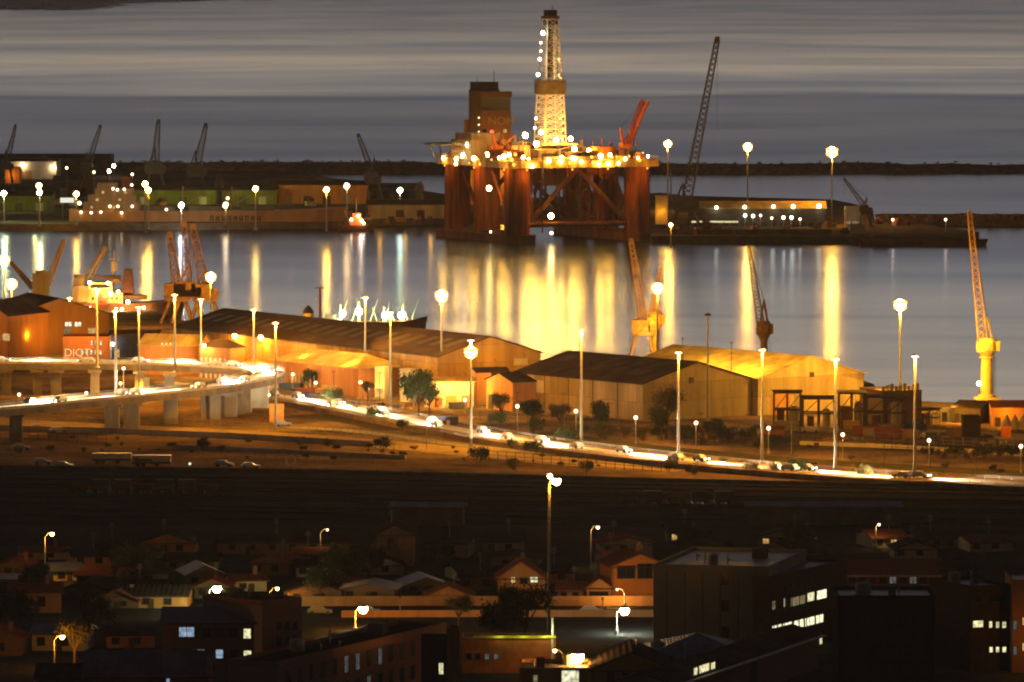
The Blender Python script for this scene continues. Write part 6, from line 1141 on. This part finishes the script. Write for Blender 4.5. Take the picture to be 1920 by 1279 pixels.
# dark block right of the wing
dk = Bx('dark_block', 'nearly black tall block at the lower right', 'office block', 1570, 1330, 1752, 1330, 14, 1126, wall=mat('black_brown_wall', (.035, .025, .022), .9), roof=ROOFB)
for r_ in range(4):
    for k in range(6): dk.wpx(1586 + k * 27, 1150 + r_ * 32, 1600 + k * 27, 1166 + r_ * 32)
bl = Bx('blue_roof_house', 'house with a dim blue roof between the dark block and the right block', 'house', 1756, 1220, 1822, 1200, 14, 1158, 1112, wall=BRICKD, roof=ROOFB)
rb = Bx('right_block', 'dark block at the right edge with small bright windows in two rows', 'office block', 1820, 1260, 1896, 1256, 14, 1106, wall=mat('dark_brown_wall', (.07, .04, .03), .9), roof=ROOFB)
for x0, x1, y0, y1, mt in ((1824, 1843, 1164, 1176, W_YEL), (1854, 1860, 1165, 1177, W_YEL), (1867, 1873, 1166, 1177, W_YEL), (1879, 1886, 1166, 1177, W_YEL), (1855, 1861, 1213, 1223, W_YEL), (1867, 1873, 1213, 1223, W_YEL), (1879, 1886, 1213, 1223, W_YEL), (1828, 1842, 1214, 1222, GLASS), (1828, 1842, 1118, 1128, GLASS), (1856, 1886, 1118, 1128, GLASS)): rb.wpx(x0, y0, x1, y1, mt, mull=0)
rb2 = Bx('corner_tower', 'reddish corner tower at the right edge beside the bright small windows', 'office block', 1897, 1262, 1990, 1262, 14, 1096, wall=BRICK, roof=ROOFB)
for y0 in (1164, 1212): rb2.wpx(1900, y0, 1906, y0 + 16, W_GRY, mull=0); rb2.wpx(1917, y0 - 6, 1926, y0 + 8, W_WRM, mull=0)
light(rb2.o, (3, -6, 6), 500, SOD)
# left office block
ob = Bx('brick_office', 'brick office block with blue and yellow lit windows at the left', 'office block', 306, 1252, 490, 1252, 12, 1168, 1140, wall=BRICKD, roof=mat('grey_flat_sheet', (.2, .17, .17), .6, 0, .2, .3))
ob.wpx(336, 1176, 364, 1194, W_BLU); ob.wpx(457, 1179, 470, 1197, W_YEL, mull=0); ob.wpx(457, 1220, 471, 1238, W_YEL, mull=0); ob.wpx(370, 1218, 384, 1226, W_BLU); ob.wpx(405, 1218, 418, 1234, W_BLU, mull=0)
for x0 in (380, 405, 430): ob.wpx(x0, 1178, x0 + 14, 1194)
for x0 in (320, 345, 432): ob.wpx(x0, 1218, x0 + 12, 1232)
ow = Bx('brick_wing', 'lit brick wing at the right end of the brick office', 'office block', 492, 1254, 566, 1246, 14, 1132, wall=BRICK, roof=ROOFD)
for r_ in range(3):
    for k in range(3): ow.wpx(520 + k * 15, 1166 + r_ * 28, 527 + k * 15, 1182 + r_ * 28)
# mauve roof in front
mv = Bx('mauve_roof_house', 'house with a broad mauve roof at the bottom left', 'house', 160, 1330, 392, 1330, 10, 1268, 1222, wall=BRICK, roof=ROOFP); mv.wpx(312, 1272, 318, 1279, W_BLU, mull=0)
for x0 in (180, 220, 260, 345): mv.wpx(x0, 1290, x0 + 16, 1306)
mv2 = Bx('town_house', 'low grey-roofed shed left of the mauve roof', 'house', 70, 1330, 158, 1330, 10, 1272, 1246, wall=CONCD, roof=ROOFD, group='dim town houses')
# brick school running away from the viewer, blue hipped roof behind it
A, B = P(520, 1348), P(836, 1268)
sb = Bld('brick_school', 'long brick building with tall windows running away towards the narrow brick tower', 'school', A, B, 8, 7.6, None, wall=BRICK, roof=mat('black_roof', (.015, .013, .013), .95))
for k in range(14): u0 = 3 + k * 3.9; sb.win(u0, 4.4, u0 + 1.2, 6.8, W_GRY if k in (5, 6, 8) else GLASS)
for k in range(14): u0 = 3 + k * 3.9; sb.win(u0, .8, u0 + 1.2, 3.0, W_GRY if k in (3, 7) else GLASS)
hb2 = Bx('hipped_house', 'broad building with a dim blue-grey hipped roof behind the long brick building', 'building', 588, 1262, 786, 1262, 17, 1222, 1172, axis='hip', wall=BRICKD, roof=ROOFB)
cp = Bx('brick_pillar_tower', 'tall narrow orange-lit brick tower at the end of the long brick building', 'tower', 839, 1330, 862, 1330, 3, 1186, wall=mat('orange_brick', (.42, .17, .07), .85, 0, .6, .4), roof=DARKST)
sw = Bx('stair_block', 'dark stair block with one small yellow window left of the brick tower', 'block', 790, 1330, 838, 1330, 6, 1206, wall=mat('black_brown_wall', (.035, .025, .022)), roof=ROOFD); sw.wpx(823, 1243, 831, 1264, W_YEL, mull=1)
# yellow-green lit ledge, facade with little square windows
lg = Bx('arcade', 'brown arcade front with small square openings under a yellow-lit ledge', 'arcade', 866, 1262, 1042, 1262, 8, 1206, wall=mat('arcade_orange', (.5, .2, .08), .85, 0, .4, .4), roof=CONC)
for k in range(4): lg.wpx(875 + k * 17, 1226, 883 + k * 17, 1236, GLASS if k < 2 else W_GRY, mull=0)
lg.panel('lit_ledge', lg.w * .12, lg.h + .8, lg.w, lg.h + 1.15, mat('yellow_paint', (.7, .7, .1), .7), 'f', -.25, .3)
for u in (6, 9.5, 13, 15.4): light(lg.o, (u, -.9, lg.h + 1.7), 55, (.9, 1, .3), .15)
t0 = P(1036, 1262); t = thing('white_post', 'white lit post standing on the yellow ledge end', 'post', t0); m = MB(); m.bar((0, 0, 0), (0, 0, zt(1036, 1158, t0.y) - Z0), .18, 8); obj('post_shaft', m, WHITE, t); light(t, (-.6, -1.2, zt(1036, 1180, t0.y) - Z0), 140, (.9, 1, .6))
# bottom centre-right: gabled hall, long dark roof, lit windows
gh2 = Bx('gabled_hall', 'broad hall with a dim orange gable front and dark roof at the bottom centre', 'hall', 1110, 1330, 1262, 1330, 16, 1256, 1224, axis='y', wall=OCHRE, roof=ROOFD)
for k in range(4): gh2.wpx(1138 + k * 30, 1262, 1150 + k * 30, 1279)
A, B = P(1262, 1352), P(1535, 1254)
lr2 = Bld('long_roof_building', 'long building with a dark slanting roof and a lit window band at the bottom right', 'building', A, B, 9, 5.4, 6.6, axis='x', wall=BRICKD, roof=ROOFD)
for x0, x1, y0, y1 in ((1300, 1307, 1252, 1268), (1310, 1329, 1246, 1264), (1332, 1340, 1242, 1258)): lr2.wpx(x0, y0, x1, y1, W_YEL, mull=0)
m = MB(); m.b2(0, -1.2, 5.1, lr2.w, -.55, 5.35); obj('gutter_board', m, mat('grey_green_board', (.3, .33, .3), .5), lr2.o)
br2 = Bx('dark_hall', 'dark hall with a pyramid roof in front of the grey block', 'hall', 1200, 1300, 1420, 1300, 18, 1236, 1186, axis='hip', wall=CONCD, roof=ROOFB)
ls_ = Bx('flat_roof_store', 'flat-roofed store by the blazing street lamp at the bottom', 'store', 975, 1330, 1108, 1330, 12, 1262, wall=OCHRE, roof=CONCD); ls_.wpx(1000, 1266, 1008, 1278, W_DIM, mull=0)
sg = thing('lit_sign_box', 'white glowing box sign at the bottom edge under the blazing street lamp', 'sign', P(1069, 1330) + Vector((0, -1.5, 0))); Yq = sg.location.y; zz = lambda y: zt(1069, y, Yq) - Z0; s_ = Yq / F
m = MB(); m.b2(-16 * s_, -.1, zz(1292), 16 * s_, .1, zz(1258)); obj('sign_face', m, em_window('sign_box_glow', (1, .95, .62), 1.1), sg); m = MB(); m.bar((0, .2, 0), (0, .2, zz(1258)), .14); m.b2(-17 * s_, .12, zz(1294), 17 * s_, .3, zz(1256)); obj('sign_frame', m, DARKST, sg)
# rows of murky houses packed between the named ones
taken = [(xl, yb, xr) for xl, yb, xr, _, _ in dim] + [(932, 1128, 1022), (1148, 1128, 1252), (1100, 1128, 1148), (796, 1134, 886), (405, 1040, 705), (704, 1060, 776), (306, 1252, 566), (160, 1330, 392)]
cnt = 0; tries = 0
while cnt < 30 and tries < 3000:
    tries += 1; xl = R.uniform(-40, 1180) if cnt < 22 else R.uniform(1250, 1900); yb = R.uniform(1040, 1132) if cnt < 22 else R.uniform(1020, 1052); wd = R.uniform(62, 100); xr = xl + wd
    if any(not (xr < a - 4 or xl > c + 4) and abs(yb - b_) < 15 for a, b_, c in taken): continue
    taken.append((xl, yb, xr)); hgt = R.uniform(17, 26)
    b = Bx('town_house', ['murky house in the packed unlit rows at the left and centre', 'murky house in the unlit row under the rail yard at the right'][cnt >= 22], 'house', xl, yb, xr, yb + R.uniform(-2, 2), R.uniform(7, 10), yb - hgt, yb - hgt - R.uniform(10, 16), axis=R.choice('xxy'), wall=R.choice([OCHRE, CONCD, CREAM, BRICKD, CONC]), roof=R.choice([ROOFR, ROOFD, ROOFD]), group=['murky packed houses', 'murky houses at the right'][cnt >= 22])
    n_ = max(1, int(b.w / 2.8))
    for k in range(n_): b.win(.7 + k * (b.w - 1) / n_, b.h * .35, .7 + k * (b.w - 1) / n_ + 1.1, b.h * .8, W_WRM if R.random() < .05 else GLASS)
    dress(b, R); cnt += 1
for b in (h1, h2, h3, h4, h5, lw_, gw, ap, le, dk, bl, rb, ob, ow, mv, sb, hb2, gh2, lr2, br2, ls_): dress(b, R)
m = MB()
for k in range(7): m.bar((2.2 + k * 2.9, -.12, .3), (2.2 + k * 2.9, -.12, ap.h - .4), .06, 5)
o_ = obj('drainpipe', m, DARKST, ap.o); o_['kind'] = 'stuff'
for k in range(3): ap.win(11.2, 3 + k * 4.2, 12.2, 4.6 + k * 4.2, GLASS)
# ------------------------------------------------------------------ street lamps of the town
S_ = [(1043, 899, 1205, 1, 8000, SOD, 'great street mast with a bright orange head in front of the rail yard', .75, E_SOD), (98, 1000, 1095, 1, 2400, SOD, 'tall dim lamp at the left over the town houses', .4, em('dim_sodium_glow', (1, .62, .18), 25)), (117, 1193, 1255, 1, 2600, SOD, 'orange lamp low at the left edge of the town', .4, em('dim_sodium_glow', (1, .62, .18), 25)), (407, 1101, 1150, 1, 5000, MERC, 'brilliant white lamp above the brick office', .75, E_MERC), (520, 1103, 1132, 1, 2000, SOD, 'small orange lamp right of the white one', .3, em('dim_sodium_glow', (1, .62, .18), 25)),
      (614, 993, 1056, 1, 700, WARM, 'thin lamp with a glowing shaft before the long pale house', .2, E_DIM), (681, 1139, 1186, 1, 9000, SOD, 'bright orange lamp on the street left of the low gable', .8, E_SOD), (1121, 988, 1070, 1, 900, WARM, 'dim lamp right of the great street mast', .32, E_DIM), (1171, 1142, 1190, 1, 4500, (.9, 1, .85), 'brilliant white-green lamp left of the grey block', .8, E_MERC), (1648, 983, 1030, 1, 400, WARM, 'lone small lamp in the dark rail yard at the right', .25, E_DIM), (1083, 1228, 1320, 1, 14000, SOD, 'blazing orange lamp over the glowing box sign', 1.0, E_SOD), (1040, 1219, 1275, -1, 700, SOD, 'small orange lamp left of the blazing one', .3, em('dim_sodium_glow', (1, .62, .18), 25)), (1157, 1105, 1140, -1, 1800, WARM, 'tiny lamp on the wall of the larger orange house', .18, E_DIM)]
for px, py, yb, sd, pw, c, lb, hr, gl in S_: arm_lamp(px, py, yb, lb, pw, c, gl, side=sd, hr=hr, arm=1.3 if pw > 600 else .6)
m = MB(); 
t = thing('flood_lamp', 'second smaller lamp head hung left of the great street mast', 'lamp', P(1031, 1205)); hh = zt(1031, 893, t.location.y) - Z0; m.bar((0, 0, 0), (0, 0, hh), .12, 6, .08); obj('pole', m, STEEL, t); m = MB(); m.ball((0, 0, hh), .38); obj('lamp_head', m, E_SOD, t)
for px, py, lb in ((276, 1258, 'tiny white lamp left of the mauve roof'), (257, 1184, 'tiny white lamp behind the mauve roof'), (1000, 1266, 'x')):
    if lb != 'x': post_lamp(px, py, py + 22, lb, 40, group='tiny lamps of the town', r=.16, pole=.05)
# street light on the long wall and houses
for k in range(4):
    px = 560 + k * 190; b = P(px, 1150)
    if k in (1, 3): post_lamp(px, 1118 if k == 1 else 1122, 1150, 'unlit short lamp post on the street wall, %s' % ('left' if k == 1 else 'right'), 0, glow=GLASS, group='unlit street posts', r=.2)
# cars parked in the street
for i, (px, py) in enumerate(((600, 1153), (690, 1153), (925, 1152), (960, 1153), (1110, 1153))):
    k = copy_tree(park); k.location = P(px, py) + Vector((0, 0, .05)); k.rotation_euler = (0, 0, R.uniform(-.05, .05)); k['group'] = 'cars parked in the street'; k['label'] = ['unlit car in the street, leftmost of five', 'unlit car in the street under the bright orange lamp', 'unlit car in the street left of the great mast, first', 'unlit car in the street left of the great mast, second', 'unlit car in the street right of the great mast'][i]
# trees of the town
for i, (k, px, py, s) in enumerate(((0, 640, 1118, 1.1), (1, 655, 1116, .9), (0, 690, 1100, 1.0), (1, 215, 1112, 1.1), (0, 60, 1128, .9), (1, 280, 1100, .8), (1, 985, 1220, 1.3), (0, 950, 1216, 1.1), (0, 920, 1206, .8), (1, 1290, 1060, .7), (0, 600, 1128, .7), (0, 180, 1200, .8), (1, 140, 1250, .8), (0, 820, 1070, .8), (1, 1490, 1052, .8), (0, 1800, 1120, 1.0), (1, 860, 1180, .7), (0, 40, 1200, 1.0))):
    plant(k, px, py, s, 'dark tree %s' % ['beside the thin glowing lamp shaft', 'right of the thin glowing lamp shaft', 'before the dim pinkish gabled hall', 'behind the wide low roofs at the left', 'left of the leftmost tall lamp', 'left behind the white street light', 'with a lit trunk by the yellow ledge', 'left of the tree with the lit trunk', 'over the arcade front, leftmost', 'behind the roof of the grey block', 'on the street wall left of the orange lamp', 'near the orange lamp at the lower left', 'below the orange lamp at the lower left', 'left behind the lit gable house', 'behind the long orange eaves', 'behind the blue roof at the right', 'right behind the brick tower', 'at the left edge above the mauve roof'][i], 'trees of the town')
# ================================================================== thin sea haze
m = MB(); m.box((0, 0, 63.5), (190000, 190000, 135)); hz = solo('haze', m, DARKST, None, None, kind='stuff')
hm = bpy.data.materials.new('sea_haze'); hm.use_nodes = True; n = hm.node_tree.nodes; n.remove(n['Principled BSDF'])
pv_ = n.new('ShaderNodeVolumePrincipled'); pv_.inputs['Color'].default_value = (.8, .8, .85, 1); pv_.inputs['Density'].default_value = 1.7e-5; pv_.inputs['Anisotropy'].default_value = .7
hm.node_tree.links.new(pv_.outputs[0], n['Material Output'].inputs['Volume']); hz.data.materials.clear(); hz.data.materials.append(hm)
